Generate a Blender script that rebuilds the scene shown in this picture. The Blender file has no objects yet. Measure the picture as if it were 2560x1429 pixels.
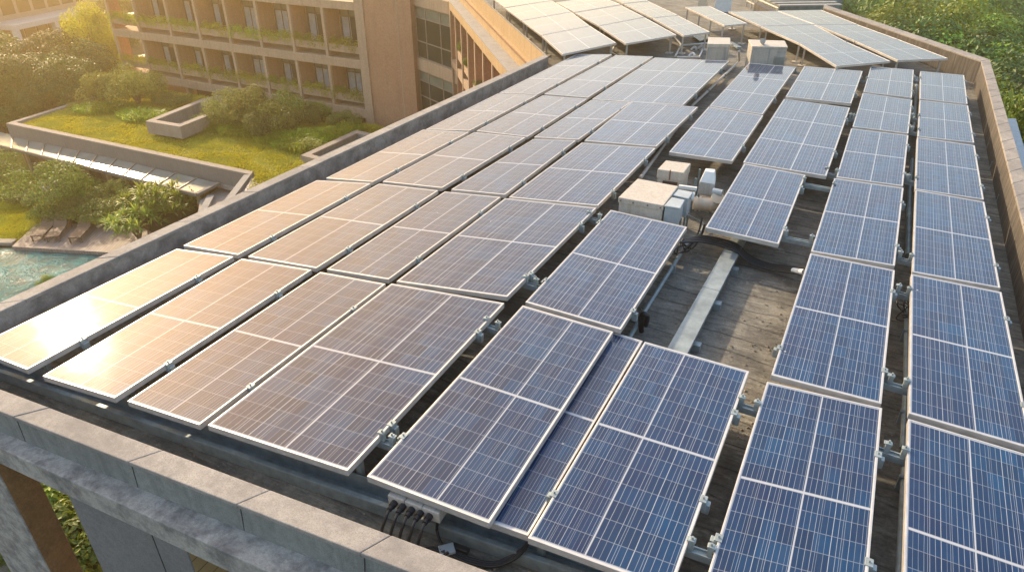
import bpy, bmesh, math, random
import numpy as np
from mathutils import Vector, Matrix
random.seed(7)
rng = np.random.default_rng(7)
sc = bpy.context.scene
COL = sc.collection
R = math.radians

# ---------------------------------------------------------------- camera
FPX = 1723.0; PITCH = 30.415; YAW = 27.43; CH = 4.94
cd = bpy.data.cameras.new('camera')
cd.sensor_width = 36.0; cd.lens = FPX / 2560 * 36
cd.clip_start = 0.05; cd.clip_end = 2000
cam = bpy.data.objects.new('camera', cd); COL.objects.link(cam)
cam.location = (0, 0, CH); cam.rotation_euler = (R(90 - PITCH), 0, R(YAW))
sc.camera = cam

# ---------------------------------------------------------------- sky, sun, exposure
SUN_EL, SUN_AZ = 27.5, 65.0        # azimuth measured from +Y towards -X
sv = Vector((-math.sin(R(SUN_AZ)) * math.cos(R(SUN_EL)), math.cos(R(SUN_AZ)) * math.cos(R(SUN_EL)), math.sin(R(SUN_EL))))
w = bpy.data.worlds.new('World'); sc.world = w; w.use_nodes = True
nt = w.node_tree; nt.nodes.clear()
sky = nt.nodes.new('ShaderNodeTexSky'); sky.sky_type = 'NISHITA'; sky.sun_disc = False
sky.sun_elevation = R(SUN_EL); sky.sun_rotation = R(-SUN_AZ)
sky.air_density = 1.0; sky.dust_density = 2.0; sky.ozone_density = 1.0; sky.altitude = 20
bg = nt.nodes.new('ShaderNodeBackground'); bg.inputs['Strength'].default_value = 0.15
wo = nt.nodes.new('ShaderNodeOutputWorld')
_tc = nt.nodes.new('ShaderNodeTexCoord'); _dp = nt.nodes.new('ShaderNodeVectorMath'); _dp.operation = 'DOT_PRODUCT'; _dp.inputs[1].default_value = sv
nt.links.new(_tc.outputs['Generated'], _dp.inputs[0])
_cr = nt.nodes.new('ShaderNodeValToRGB'); nt.links.new(_dp.outputs['Value'], _cr.inputs[0])      # added sky tint: warmer towards the sun, dimmed near it to temper panel glare
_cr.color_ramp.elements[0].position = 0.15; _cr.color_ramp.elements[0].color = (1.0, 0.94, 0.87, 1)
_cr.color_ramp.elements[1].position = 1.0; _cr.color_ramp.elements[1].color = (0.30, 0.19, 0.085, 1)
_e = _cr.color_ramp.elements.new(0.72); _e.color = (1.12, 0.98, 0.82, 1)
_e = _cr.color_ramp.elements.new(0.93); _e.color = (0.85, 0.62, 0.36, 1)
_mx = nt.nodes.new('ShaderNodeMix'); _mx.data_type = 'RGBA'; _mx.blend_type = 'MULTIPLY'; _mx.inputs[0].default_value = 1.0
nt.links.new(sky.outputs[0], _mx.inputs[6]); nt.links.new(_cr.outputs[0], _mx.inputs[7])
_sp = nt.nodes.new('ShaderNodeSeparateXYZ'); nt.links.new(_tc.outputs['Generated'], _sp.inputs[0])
_hr = nt.nodes.new('ShaderNodeValToRGB'); nt.links.new(_sp.outputs['Z'], _hr.inputs[0])           # added tint dims the sky near the horizon, to darken far panel reflections
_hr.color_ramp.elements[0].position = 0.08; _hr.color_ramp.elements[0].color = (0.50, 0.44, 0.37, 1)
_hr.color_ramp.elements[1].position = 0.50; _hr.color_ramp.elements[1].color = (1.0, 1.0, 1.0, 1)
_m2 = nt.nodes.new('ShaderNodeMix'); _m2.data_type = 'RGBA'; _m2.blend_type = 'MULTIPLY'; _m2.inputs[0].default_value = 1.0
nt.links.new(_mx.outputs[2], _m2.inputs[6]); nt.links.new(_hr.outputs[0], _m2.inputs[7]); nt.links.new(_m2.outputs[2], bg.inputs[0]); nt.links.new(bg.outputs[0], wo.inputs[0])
sl = bpy.data.lights.new('sun', 'SUN'); sl.energy = 1.7; sl.angle = R(1.5); sl.color = (1.0, 0.80, 0.55)
so = bpy.data.objects.new('sun', sl); COL.objects.link(so)
so.rotation_euler = sv.to_track_quat('Z', 'Y').to_euler()
sc.view_settings.view_transform = 'Standard'; sc.view_settings.look = 'None'
sc.view_settings.exposure = 1.85; sc.view_settings.gamma = 1.0
sc.cycles.max_bounces = 6; sc.cycles.volume_bounces = 0
sc.cycles.transparent_max_bounces = 8

# ---------------------------------------------------------------- surveying helpers (photo pixel -> world point)
_th = R(PITCH); _az = R(YAW)
def dr(px, py):
    x = px - 1280.0; y = py - 714.5
    fw = FPX * math.cos(_th) - y * math.sin(_th); dn = FPX * math.sin(_th) + y * math.cos(_th)
    return Vector((x * math.cos(_az) - fw * math.sin(_az), x * math.sin(_az) + fw * math.cos(_az), -dn))
CP = Vector((0, 0, CH))
def onz(px, py, z=0.0):
    d = dr(px, py); return CP + d * ((z - CH) / d.z)
def onv(px, py, P, D):
    d = dr(px, py); n = Vector((-D[1], D[0], 0)); return CP + d * ((Vector((P[0], P[1], 0)) - Vector((0, 0, 0))).dot(n) / n.dot(d))
def topx(P):   # world -> photo pixel (for planning only)
    v = Vector(P) - CP
    r = v.x * math.cos(_az) + v.y * math.sin(_az); h = -v.x * math.sin(_az) + v.y * math.cos(_az)
    fw = h * math.cos(_th) - v.z * math.sin(_th); dn = -v.z * math.cos(_th) - h * math.sin(_th)
    return (1280 + FPX * r / fw, 714.5 + FPX * dn / fw)

# ---------------------------------------------------------------- materials
def new_mat(name):
    m = bpy.data.materials.new(name); m.use_nodes = True
    return m, m.node_tree, m.node_tree.nodes['Principled BSDF']
class NB:
    def __init__(s, nt): s.nt = nt
    def n(s, t, **k):
        x = s.nt.nodes.new(t)
        for a, b in k.items(): setattr(x, a, b)
        return x
    def l(s, a, b): s.nt.links.new(a, b)
    def m(s, op, a, b=None, c=None, clamp=False):
        x = s.n('ShaderNodeMath', operation=op); x.use_clamp = clamp
        for i, v in enumerate((a, b, c)):
            if v is None: continue
            if isinstance(v, (int, float)): x.inputs[i].default_value = v
            else: s.l(v, x.inputs[i])
        return x.outputs[0]
    def mix(s, f, a, b, bt='MIX'):
        x = s.n('ShaderNodeMix', data_type='RGBA', blend_type=bt)
        for i, v in ((0, f), (6, a), (7, b)):
            if isinstance(v, (int, float)): x.inputs[i].default_value = v
            elif isinstance(v, tuple): x.inputs[i].default_value = (*v, 1) if len(v) == 3 else v
            else: s.l(v, x.inputs[i])
        return x.outputs[2]
    def noise(s, vec, scale, detail=4, rough=0.6, out=0):
        x = s.n('ShaderNodeTexNoise'); x.inputs['Scale'].default_value = scale
        x.inputs['Detail'].default_value = detail; x.inputs['Roughness'].default_value = rough
        if vec is not None: s.l(vec, x.inputs['Vector'])
        return x.outputs[out]
    def ramp(s, fac, pts):
        x = s.n('ShaderNodeValToRGB'); cr = x.color_ramp
        while len(cr.elements) < len(pts): cr.elements.new(0.5)
        for e, (p, c) in zip(cr.elements, pts):
            e.position = p; e.color = (*c, 1) if isinstance(c, tuple) else (c, c, c, 1)
        s.l(fac, x.inputs[0]); return x.outputs[0]
    def mapping(s, vec, scale=(1, 1, 1), rot=(0, 0, 0)):
        x = s.n('ShaderNodeMapping'); x.inputs['Scale'].default_value = scale; x.inputs['Rotation'].default_value = rot
        s.l(vec, x.inputs[0]); return x.outputs[0]
    def bump(s, h, strength=0.3, dist=0.02):
        x = s.n('ShaderNodeBump'); x.inputs['Strength'].default_value = strength; x.inputs['Distance'].default_value = dist
        s.l(h, x.inputs['Height']); return x.outputs[0]
M = {}
def stone(name, a, b, stain=(0.05, 0.045, 0.04), amt=0.5, scale=1.0, rough=0.85, streak=False, bump=0.35, lo=0.48):
    m, t, p = new_mat(name); q = NB(t); tc = q.n('ShaderNodeNewGeometry').outputs['Position']
    n1 = q.noise(tc, 0.9 * scale, 6, 0.65); n2 = q.noise(tc, 14 * scale, 6, 0.75); n3 = q.noise(tc, 90 * scale, 3, 0.7)
    c = q.mix(q.ramp(n1, [(0.3, 0.0), (0.7, 1.0)]), a, b)
    vec = q.mapping(tc, (5, 5, 0.35)) if streak else q.mapping(tc, (1.7, 1.7, 1.7))
    s1 = q.noise(vec, 1.3 * scale, 7, 0.72)
    f = q.m('MULTIPLY', q.ramp(s1, [(lo, 0.0), (lo + .2, 1.0)]), amt)
    c = q.mix(f, c, stain)
    c = q.mix(q.m('MULTIPLY', q.ramp(n2, [(0.35, 1.0), (0.6, 0.0)]), 0.5), c, tuple(v * 0.55 for v in a))
    c = q.mix(q.m('MULTIPLY', q.ramp(n3, [(0.35, 1.0), (0.52, 0.0)]), 0.55), c, tuple(v * 0.45 for v in a))
    q.l(c, p.inputs['Base Color']); p.inputs['Roughness'].default_value = rough
    q.l(q.bump(q.m('ADD', n2, q.m('MULTIPLY', n3, 0.5)), bump, 0.012), p.inputs['Normal'])
    M[name] = m; return m
stone('coping_stone', (0.33, 0.30, 0.265), (0.42, 0.385, 0.34), (0.16, 0.155, 0.15), 0.6, lo=.42)
stone('parapet_grey', (0.22, 0.23, 0.21), (0.31, 0.32, 0.29), (0.07, 0.07, 0.07), 0.5, streak=True)
stone('parapet_dark', (0.30, 0.27, 0.24), (0.41, 0.37, 0.33), (0.075, 0.07, 0.066), 0.8, 1.3, lo=0.42)
stone('parapet_warm', (0.19, 0.165, 0.14), (0.27, 0.235, 0.19), (0.055, 0.048, 0.04), 1.0, 2.2, streak=True, lo=0.33)
stone('ledge_stone', (0.42, 0.40, 0.36), (0.55, 0.53, 0.47), (0.10, 0.10, 0.105), 0.85, 2.2, bump=0.9, lo=.42)
stone('wall_grey', (0.19, 0.19, 0.185), (0.22, 0.22, 0.215), (0.12, 0.12, 0.13), 0.3, 1.0, bump=0.12)
stone('cladding_brown', (0.26, 0.15, 0.06), (0.36, 0.23, 0.10), (0.12, 0.07, 0.035), 0.6, 1.8)
stone('hotel_brick', (0.50, 0.27, 0.155), (0.57, 0.33, 0.20), (0.26, 0.15, 0.10), 0.35, 0.7, streak=True)
stone('hotel_render', (0.52, 0.37, 0.25), (0.60, 0.44, 0.30), (0.30, 0.21, 0.14), 0.55, 0.8, streak=True)
stone('wing_warm', (0.50, 0.34, 0.17), (0.58, 0.42, 0.24), (0.28, 0.18, 0.09), 0.45, 0.8, streak=True)
stone('ledge_pale', (0.34, 0.33, 0.31), (0.42, 0.40, 0.37), (0.2, 0.2, 0.19), 0.5)
stone('garden_concrete', (0.36, 0.31, 0.26), (0.44, 0.38, 0.32), (0.20, 0.17, 0.14), 0.4)
stone('fascia', (0.25, 0.22, 0.19), (0.30, 0.27, 0.24), (0.16, 0.14, 0.12), 0.4, streak=True)
stone('soil', (0.12, 0.09, 0.06), (0.17, 0.13, 0.085), (0.05, 0.06, 0.02), 0.5)
stone('white_render', (0.72, 0.70, 0.66), (0.78, 0.76, 0.72), (0.5, 0.48, 0.44), 0.3)
stone('box_cream', (0.56, 0.51, 0.43), (0.66, 0.61, 0.52), (0.30, 0.21, 0.12), 0.45, 2.5, 0.55, True, 0.15)
stone('box_pale', (0.45, 0.43, 0.38), (0.52, 0.50, 0.45), (0.24, 0.24, 0.22), 0.55, 2.5, 0.6, True, 0.15)
stone('paving', (0.34, 0.30, 0.25), (0.40, 0.36, 0.30), (0.2, 0.18, 0.15), 0.5)
stone('asphalt', (0.13, 0.12, 0.11), (0.17, 0.155, 0.14), (0.08, 0.075, 0.07), 0.4)

def simple(name, col, rough=0.5, metal=0.0, var=0.15, scale=6.0, bump=0.0):
    m, t, p = new_mat(name); q = NB(t); tc = q.n('ShaderNodeNewGeometry').outputs['Position']
    n = q.noise(tc, scale, 5, 0.65)
    c = q.mix(q.ramp(n, [(0.3, 0.0), (0.72, 1.0)]), tuple(v * (1 - var) for v in col), tuple(min(1, v * (1 + var)) for v in col))
    q.l(c, p.inputs['Base Color'])
    q.l(q.m('MULTIPLY_ADD', n, 0.25, rough - 0.1), p.inputs['Roughness']); p.inputs['Metallic'].default_value = metal
    if bump: q.l(q.bump(n, bump, 0.01), p.inputs['Normal'])
    M[name] = m; return m
simple('aluminium', (0.58, 0.56, 0.53), 0.42, 0.5, 0.12)
simple('galvanised', (0.30, 0.35, 0.355), 0.5, 0.4, 0.25, 9)
simple('tray_metal', (0.27, 0.31, 0.31), 0.5, 0.3, 0.3, 4)
simple('galvanised_dark', (0.18, 0.24, 0.26), 0.5, 0.5, 0.35, 5)
simple('cable_black', (0.02, 0.02, 0.022), 0.4, 0, 0.2)
simple('box_grey', (0.38, 0.43, 0.45), 0.5, 0.1, 0.15, 5)
simple('box_white', (0.66, 0.68, 0.66), 0.5, 0, 0.1, 5)
simple('pipe_white', (0.62, 0.6, 0.55), 0.5, 0, 0.15)
simple('pipe_cream', (0.60, 0.50, 0.37), 0.55, 0, 0.15)
simple('backsheet', (0.55, 0.55, 0.55), 0.7)
simple('rust', (0.22, 0.11, 0.06), 0.8, 0.2, 0.3)
simple('wicker', (0.17, 0.11, 0.075), 0.7, 0, 0.3, 40, 0.3)
simple('white_paint', (0.75, 0.74, 0.7), 0.5, 0, 0.06)
simple('timber_post', (0.48, 0.36, 0.22), 0.65, 0, 0.2)
simple('curtain', (0.42, 0.45, 0.45), 0.9, 0, 0.2, 3)
simple('window_frame', (0.16, 0.11, 0.08), 0.5, 0.1, 0.2)
simple('mullion', (0.30, 0.26, 0.22), 0.5, 0.3, 0.15)
simple('bark', (0.16, 0.11, 0.07), 0.9, 0, 0.4, 8, 0.5)
simple('bark_pale', (0.42, 0.35, 0.26), 0.85, 0, 0.25, 8, 0.4)
simple('inside_shade', (0.07, 0.045, 0.03), 0.8, 0, 0.4, 2)
simple('debris', (0.30, 0.25, 0.18), 0.9, 0, 0.6, 20)
simple('lamp_glass', (0.7, 0.7, 0.66), 0.3)
simple('louvre', (0.36, 0.34, 0.31), 0.5, 0.3, 0.2, 3)

# glass of windows
def glassy(name, col, rough=0.06):
    m, t, p = new_mat(name); q = NB(t); tc = q.n('ShaderNodeNewGeometry').outputs['Position']
    n = q.noise(tc, 0.8, 3, 0.5)
    c = q.mix(n, tuple(v * 0.6 for v in col), tuple(v * 1.4 for v in col))
    q.l(c, p.inputs['Base Color']); p.inputs['Roughness'].default_value = rough; p.inputs['IOR'].default_value = 1.5
    M[name] = m
glassy('window_glass', (0.045, 0.05, 0.045)); glassy('blind_glass', (0.20, 0.22, 0.18), 0.2)
glassy('canopy_glass', (0.26, 0.28, 0.25), 0.12)

# solar glass: uv in units of half-modules
def solar_mat():
    m, t, p = new_mat('solar_glass'); q = NB(t)
    uv = q.n('ShaderNodeUVMap').outputs[0]; s = q.n('ShaderNodeSeparateXYZ'); q.l(uv, s.inputs[0])
    u, v = s.outputs[0], s.outputs[1]
    oi = q.n('ShaderNodeObjectInfo').outputs['Random']
    def line(x, n, wd, soft=1.4):
        a = q.m('FRACT', q.m('ADD', q.m('MULTIPLY', x, n), 0.5))
        d = q.m('ABSOLUTE', q.m('SUBTRACT', a, 0.5))
        return q.m('SUBTRACT', 1.0, q.m('DIVIDE', q.m('SUBTRACT', d, wd * 0.5), wd * 0.5 * soft, clamp=True), clamp=True)
    NC, NR = 12.0, 7.0
    # slightly hand-laid ribbons: u wanders a little with v
    wob = q.noise(q.mapping(uv, (3.0, 2.0, 1)), 2.0, 2, 0.5)
    uw = q.m('MULTIPLY_ADD', q.m('SUBTRACT', wob, 0.5), 0.012, u)
    cid = q.n('ShaderNodeCombineXYZ')
    q.l(q.m('FLOOR', q.m('MULTIPLY', u, 4.0)), cid.inputs[0]); q.l(q.m('FLOOR', q.m('MULTIPLY', v, NR)), cid.inputs[1]); q.l(q.m('MULTIPLY', oi, 37.0), cid.inputs[2])
    wn = q.n('ShaderNodeTexWhiteNoise'); q.l(cid.outputs[0], wn.inputs['Vector'])
    pos = q.n('ShaderNodeNewGeometry').outputs['Position']
    big = q.noise(pos, 1.4, 4, 0.6)
    base = q.mix(wn.outputs['Value'], (0.0004, 0.016, 0.055), (0.0005, 0.042, 0.118))
    base = q.mix(q.ramp(big, [(0.35, 0.0), (0.65, 0.75)]), base, (0.006, 0.012, 0.055))
    speck = q.noise(q.mapping(uv, (60, 90, 1)), 6, 3, 0.8)
    base = q.mix(q.m('MULTIPLY', q.ramp(speck, [(0.5, 0.0), (0.75, 1.0)]), 0.4), base, (0.005, 0.065, 0.145))
    # line strengths
    lid = q.m('FLOOR', q.m('ADD', q.m('MULTIPLY', uw, NC), 0.5)); wl = q.n('ShaderNodeTexWhiteNoise', noise_dimensions='2D')
    cl = q.n('ShaderNodeCombineXYZ'); q.l(lid, cl.inputs[0]); q.l(q.m('MULTIPLY', oi, 91.0), cl.inputs[1]); q.l(cl.outputs[0], wl.inputs['Vector'])
    brk = q.noise(q.mapping(uv, (30, 3, 1)), 3, 4, 0.75)
    fine = q.m('MULTIPLY', line(uw, NC, 0.045), q.m('MULTIPLY', q.m('MULTIPLY_ADD', wl.outputs[0], 0.6, 0.40), q.m('MULTIPLY_ADD', brk, 1.0, 0.35)), clamp=True)
    fine2 = q.m('MULTIPLY', line(q.m('ADD', uw, 0.031), 3.0, 0.012), 0.5)
    quarter = q.m('MULTIPLY', line(uw, 2.0, 0.011), 0.85)
    cross = q.m('MULTIPLY', line(v, NR, 0.022), 0.34)
    thick = q.m('MAXIMUM', line(uw, 1.0, 0.014), line(v, 1.0, 0.012))
    f = q.m('MAXIMUM', q.m('MAXIMUM', fine, fine2), q.m('MAXIMUM', q.m('MAXIMUM', quarter, cross), thick))
    col = q.mix(q.m('MULTIPLY', f, 0.95, clamp=True), base, (0.42, 0.44, 0.47))
    # dust film
    dust = q.noise(pos, 3.1, 6, 0.7)
    col = q.mix(q.m('MULTIPLY', q.ramp(dust, [(0.4, 0.0), (0.8, 1.0)]), 0.02), col, (0.30, 0.26, 0.20))
    film = q.noise(q.mapping(uv, (2.0, .6, 1)), 3.0, 6, 0.75)
    col = q.mix(q.m('MULTIPLY', q.m('MULTIPLY', q.ramp(film, [(0.45, 0.0), (0.8, 1.0)]), q.m('MULTIPLY_ADD', oi, 0.05, 0.01)), 1.0), col, (0.34, 0.30, 0.25))
    vo = q.n('ShaderNodeTexVoronoi'); vo.inputs['Scale'].default_value = 1.6; q.l(pos, vo.inputs['Vector'])
    vd = q.m('ADD', vo.outputs['Distance'], q.m('MULTIPLY', q.noise(pos, 30, 3, 0.7), 0.03))
    col = q.mix(q.m('MULTIPLY', q.m('LESS_THAN', vd, 0.034), 0.7), col, (0.55, 0.54, 0.50))
    q.l(col, p.inputs['Base Color'])
    p.inputs['Roughness'].default_value = 0.45; p.inputs['IOR'].default_value = 1.5
    p.inputs['Specular IOR Level'].default_value = 0.06
    p.inputs['Coat Weight'].default_value = 1.0; p.inputs['Coat IOR'].default_value = 1.48
    q.l(q.m('MULTIPLY_ADD', dust, 0.05, 0.025), p.inputs['Coat Roughness'])
    q.l(q.bump(q.noise(pos, 2.2, 2, 0.5), 0.05, 0.02), p.inputs['Coat Normal'])
    M['solar_glass'] = m
solar_mat()

def roofdeck_mat():
    m, t, p = new_mat('roof_deck'); q = NB(t); tc = q.n('ShaderNodeNewGeometry').outputs['Position']
    wv = q.noise(q.mapping(tc, (0.6, 1, 1)), 0.8, 3, 0.6)
    s = q.n('ShaderNodeSeparateXYZ'); q.l(tc, s.inputs[0])
    y = q.m('ADD', s.outputs[1], q.m('ADD', q.m('MULTIPLY', wv, 0.30), q.m('MULTIPLY', s.outputs[0], 0.10)))
    fr = q.m('FRACT', q.m('MULTIPLY', y, 2.6)); seam = q.ramp(fr, [(0.0, 1.0), (0.06, 0.0), (0.9, 0.0), (1.0, 0.7)])
    g = q.noise(q.mapping(tc, (1.2, 9, 1)), 1.6, 8, 0.72); g2 = q.noise(tc, 1.1, 6, 0.7); g3 = q.noise(tc, 24, 5, 0.8)
    c = q.ramp(g, [(0.25, (0.13, 0.125, 0.11)), (0.5, (0.30, 0.285, 0.235)), (0.78, (0.50, 0.475, 0.39))])
    c = q.mix(q.m('MULTIPLY', q.ramp(g2, [(0.38, 1.0), (0.6, 0.0)]), 0.6), c, (0.07, 0.066, 0.06))
    c = q.mix(q.m('MULTIPLY', q.ramp(q.noise(tc, 0.7, 5, 0.7, 0), [(0.55, 0.0), (0.75, 1.0)]), 0.55), c, (0.16, 0.085, 0.045))
    c = q.mix(q.m('MULTIPLY', q.ramp(g3, [(0.3, 1.0), (0.55, 0.0)]), 0.45), c, (0.05, 0.05, 0.045))
    seamv = q.m('MULTIPLY', seam, q.ramp(q.noise(tc, 1.3, 4, 0.7), [(0.4, 0.15), (0.65, 1.0)]))
    c = q.mix(q.m('MULTIPLY', seamv, 0.75), c, (0.02, 0.02, 0.018))
    c = q.mix(q.m('MULTIPLY', q.ramp(q.noise(tc, 3.4, 8, 0.8), [(0.47, 0.0), (0.62, 1.0)]), 0.6), c, (0.075, 0.072, 0.066))
    c = q.mix(q.m('MULTIPLY', q.ramp(q.noise(q.mapping(tc, (.8, 2.2, 1)), 2.3, 7, 0.75), [(0.56, 0.0), (0.68, 1.0)]), 0.55), c, (0.48, 0.48, 0.41))
    q.l(c, p.inputs['Base Color']); p.inputs['Roughness'].default_value = 0.8
    q.l(q.bump(q.m('SUBTRACT', q.m('ADD', g, q.m('MULTIPLY', g3, 0.3)), q.m('MULTIPLY', seam, 0.5)), 1.0, 0.05), p.inputs['Normal'])
    M['roof_deck'] = m
roofdeck_mat()

def grassbase(name, a, b, c3):
    m, t, p = new_mat(name); q = NB(t); tc = q.n('ShaderNodeNewGeometry').outputs['Position']
    n1 = q.noise(tc, 0.35, 5, 0.65); n2 = q.noise(tc, 7, 6, 0.8)
    c = q.mix(q.ramp(n1, [(0.35, 0.0), (0.65, 1.0)]), a, b); c = q.mix(q.ramp(n2, [(0.35, 0.8), (0.6, 0.0)]), c, c3)
    q.l(c, p.inputs['Base Color']); p.inputs['Roughness'].default_value = 0.9
    q.l(q.bump(n2, 0.8, 0.08), p.inputs['Normal']); M[name] = m
grassbase('lawn_ground', (0.27, 0.28, 0.02), (0.34, 0.29, 0.05), (0.12, 0.14, 0.015))
grassbase('earth_ground', (0.05, 0.06, 0.02), (0.09, 0.075, 0.035), (0.02, 0.03, 0.01))

def leaf_mat(name, dark, light, tip, trans=0.45, nscale=1.2):
    m, t, p = new_mat(name); q = NB(t)
    geo = q.n('ShaderNodeNewGeometry'); pos = geo.outputs['Position']; rnd = geo.outputs['Random Per Island']
    n = q.noise(pos, nscale, 3, 0.6)
    c = q.mix(q.ramp(n, [(0.35, 0.0), (0.65, 1.0)]), dark, light)
    c = q.mix(q.m('MULTIPLY', q.m('POWER', rnd, 2.5), 0.8), c, tip)
    hv = q.n('ShaderNodeHueSaturation'); oi = q.n('ShaderNodeObjectInfo').outputs['Random']
    q.l(c, hv.inputs['Color']); q.l(q.m('MULTIPLY_ADD', oi, 0.05, 0.475), hv.inputs['Hue'])
    q.l(q.m('MULTIPLY_ADD', oi, 0.8, 0.6), hv.inputs['Value']); c = hv.outputs[0]
    p.inputs['Roughness'].default_value = 0.5; q.l(c, p.inputs['Base Color'])
    tr = q.n('ShaderNodeBsdfTranslucent'); q.l(q.mix(0.5, c, tip), tr.inputs[0])
    mx = q.n('ShaderNodeMixShader'); mx.inputs[0].default_value = trans
    q.l(p.outputs[0], mx.inputs[1]); q.l(tr.outputs[0], mx.inputs[2])
    q.l(mx.outputs[0], t.nodes['Material Output'].inputs[0]); M[name] = m
leaf_mat('leaf_forest', (0.016, 0.065, 0.012), (0.055, 0.14, 0.018), (0.15, 0.25, 0.02), 0.15, 0.3)
leaf_mat('leaf_under', (0.012, 0.04, 0.010), (0.03, 0.07, 0.012), (0.07, 0.12, 0.02), 0.15, 0.5)  # understory leaves darkened in colour, so gaps between crowns read as shade
leaf_mat('leaf_yellow', (0.06, 0.16, 0.012), (0.15, 0.26, 0.02), (0.36, 0.42, 0.03), 0.22, 0.5)
leaf_mat('leaf_garden', (0.04, 0.10, 0.015), (0.11, 0.18, 0.03), (0.30, 0.34, 0.07), 0.4, 1.5)
leaf_mat('leaf_shrub', (0.08, 0.15, 0.015), (0.19, 0.26, 0.03), (0.48, 0.50, 0.12), 0.35, 1.5)
leaf_mat('leaf_gold', (0.20, 0.27, 0.012), (0.38, 0.42, 0.02), (0.65, 0.62, 0.04), 0.5, 0.5)
leaf_mat('blade', (0.30, 0.36, 0.012), (0.50, 0.50, 0.02), (0.66, 0.55, 0.05), 0.4, 0.5)
leaf_mat('blade_bright', (0.17, 0.30, 0.012), (0.30, 0.42, 0.02), (0.50, 0.55, 0.03), 0.45, 0.9)
leaf_mat('leaf_palm', (0.08, 0.16, 0.02), (0.20, 0.30, 0.03), (0.5, 0.52, 0.10), 0.4, 1.0)

def deckwood():
    m, t, p = new_mat('deck_timber'); q = NB(t); tc = q.n('ShaderNodeNewGeometry').outputs['Position']
    a = math.atan2(*(lambda v: (v.y, v.x))(onz(330, 568, 0) - onz(265, 633, 0)))
    rv = q.mapping(tc, (1, 1, 1), (0, 0, -a)); s = q.n('ShaderNodeSeparateXYZ'); q.l(rv, s.inputs[0])
    fr = q.m('FRACT', q.m('MULTIPLY', s.outputs[1], 7.0)); seam = q.ramp(fr, [(0, 1.0), (0.08, 0.0), (0.94, 0.0), (1, 1.0)])
    g = q.noise(q.mapping(rv, (0.6, 7, 1)), 1.5, 6, 0.7)
    c = q.ramp(g, [(0.25, (0.16, 0.12, 0.10)), (0.7, (0.36, 0.30, 0.26))]); c = q.mix(q.m('MULTIPLY', seam, 0.8), c, (0.05, 0.04, 0.035))
    q.l(c, p.inputs['Base Color']); p.inputs['Roughness'].default_value = 0.7; M['deck_timber'] = m
deckwood()
def water():
    m, t, p = new_mat('pool_water'); q = NB(t); tc = q.n('ShaderNodeNewGeometry').outputs['Position']
    n = q.noise(tc, 1.6, 5, 0.6); n2 = q.noise(tc, 6.0, 3, 0.6)
    c = q.mix(q.ramp(n, [(0.4, 0.0), (0.65, 1.0)]), (0.01, 0.13, 0.15), (0.03, 0.24, 0.25))
    q.l(c, p.inputs['Base Color']); p.inputs['Roughness'].default_value = 0.04; p.inputs['IOR'].default_value = 1.33
    q.l(q.bump(q.m('ADD', n, q.m('MULTIPLY', n2, 0.4)), 0.9, 0.30), p.inputs['Normal']); M['pool_water'] = m
water()
def gravel():
    m, t, p = new_mat('gravel'); q = NB(t); tc = q.n('ShaderNodeNewGeometry').outputs['Position']
    v = q.n('ShaderNodeTexVoronoi'); v.inputs['Scale'].default_value = 9; q.l(tc, v.inputs['Vector'])
    c = q.mix(q.n('ShaderNodeSeparateColor').outputs[0], (0.2, 0.18, 0.15), (0.5, 0.46, 0.4))
    sp = t.nodes[-1]
    q.l(q.ramp(v.outputs['Distance'], [(0.1, (0.5, 0.46, 0.40)), (0.6, (0.12, 0.11, 0.10))]), p.inputs['Base Color'])
    q.l(q.bump(v.outputs['Distance'], 0.8, 0.05), p.inputs['Normal']); M['gravel'] = m
gravel()
def boards(name, a, b, period, axis=2):
    m, t, p = new_mat(name); q = NB(t); tc = q.n('ShaderNodeNewGeometry').outputs['Position']
    s = q.n('ShaderNodeSeparateXYZ'); q.l(tc, s.inputs[0]); fr = q.m('FRACT', q.m('DIVIDE', s.outputs[axis], period))
    seam = q.ramp(fr, [(0, 1.0), (0.06, 0.0), (0.95, 0.0), (1, 1.0)]); g = q.noise(tc, 3, 6, 0.7)
    c = q.mix(q.ramp(g, [(0.3, 0.0), (0.7, 1.0)]), a, b); c = q.mix(seam, c, tuple(v * 0.25 for v in a))
    q.l(c, p.inputs['Base Color']); p.inputs['Roughness'].default_value = 0.8
    q.l(q.bump(q.m('SUBTRACT', g, seam), 0.4, 0.01), p.inputs['Normal']); M[name] = m
boards('cladding_boards', (0.36, 0.25, 0.11), (0.44, 0.32, 0.15), 0.16)
boards('brick_fine', (0.27, 0.13, 0.08), (0.33, 0.17, 0.11), 0.09)

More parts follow.
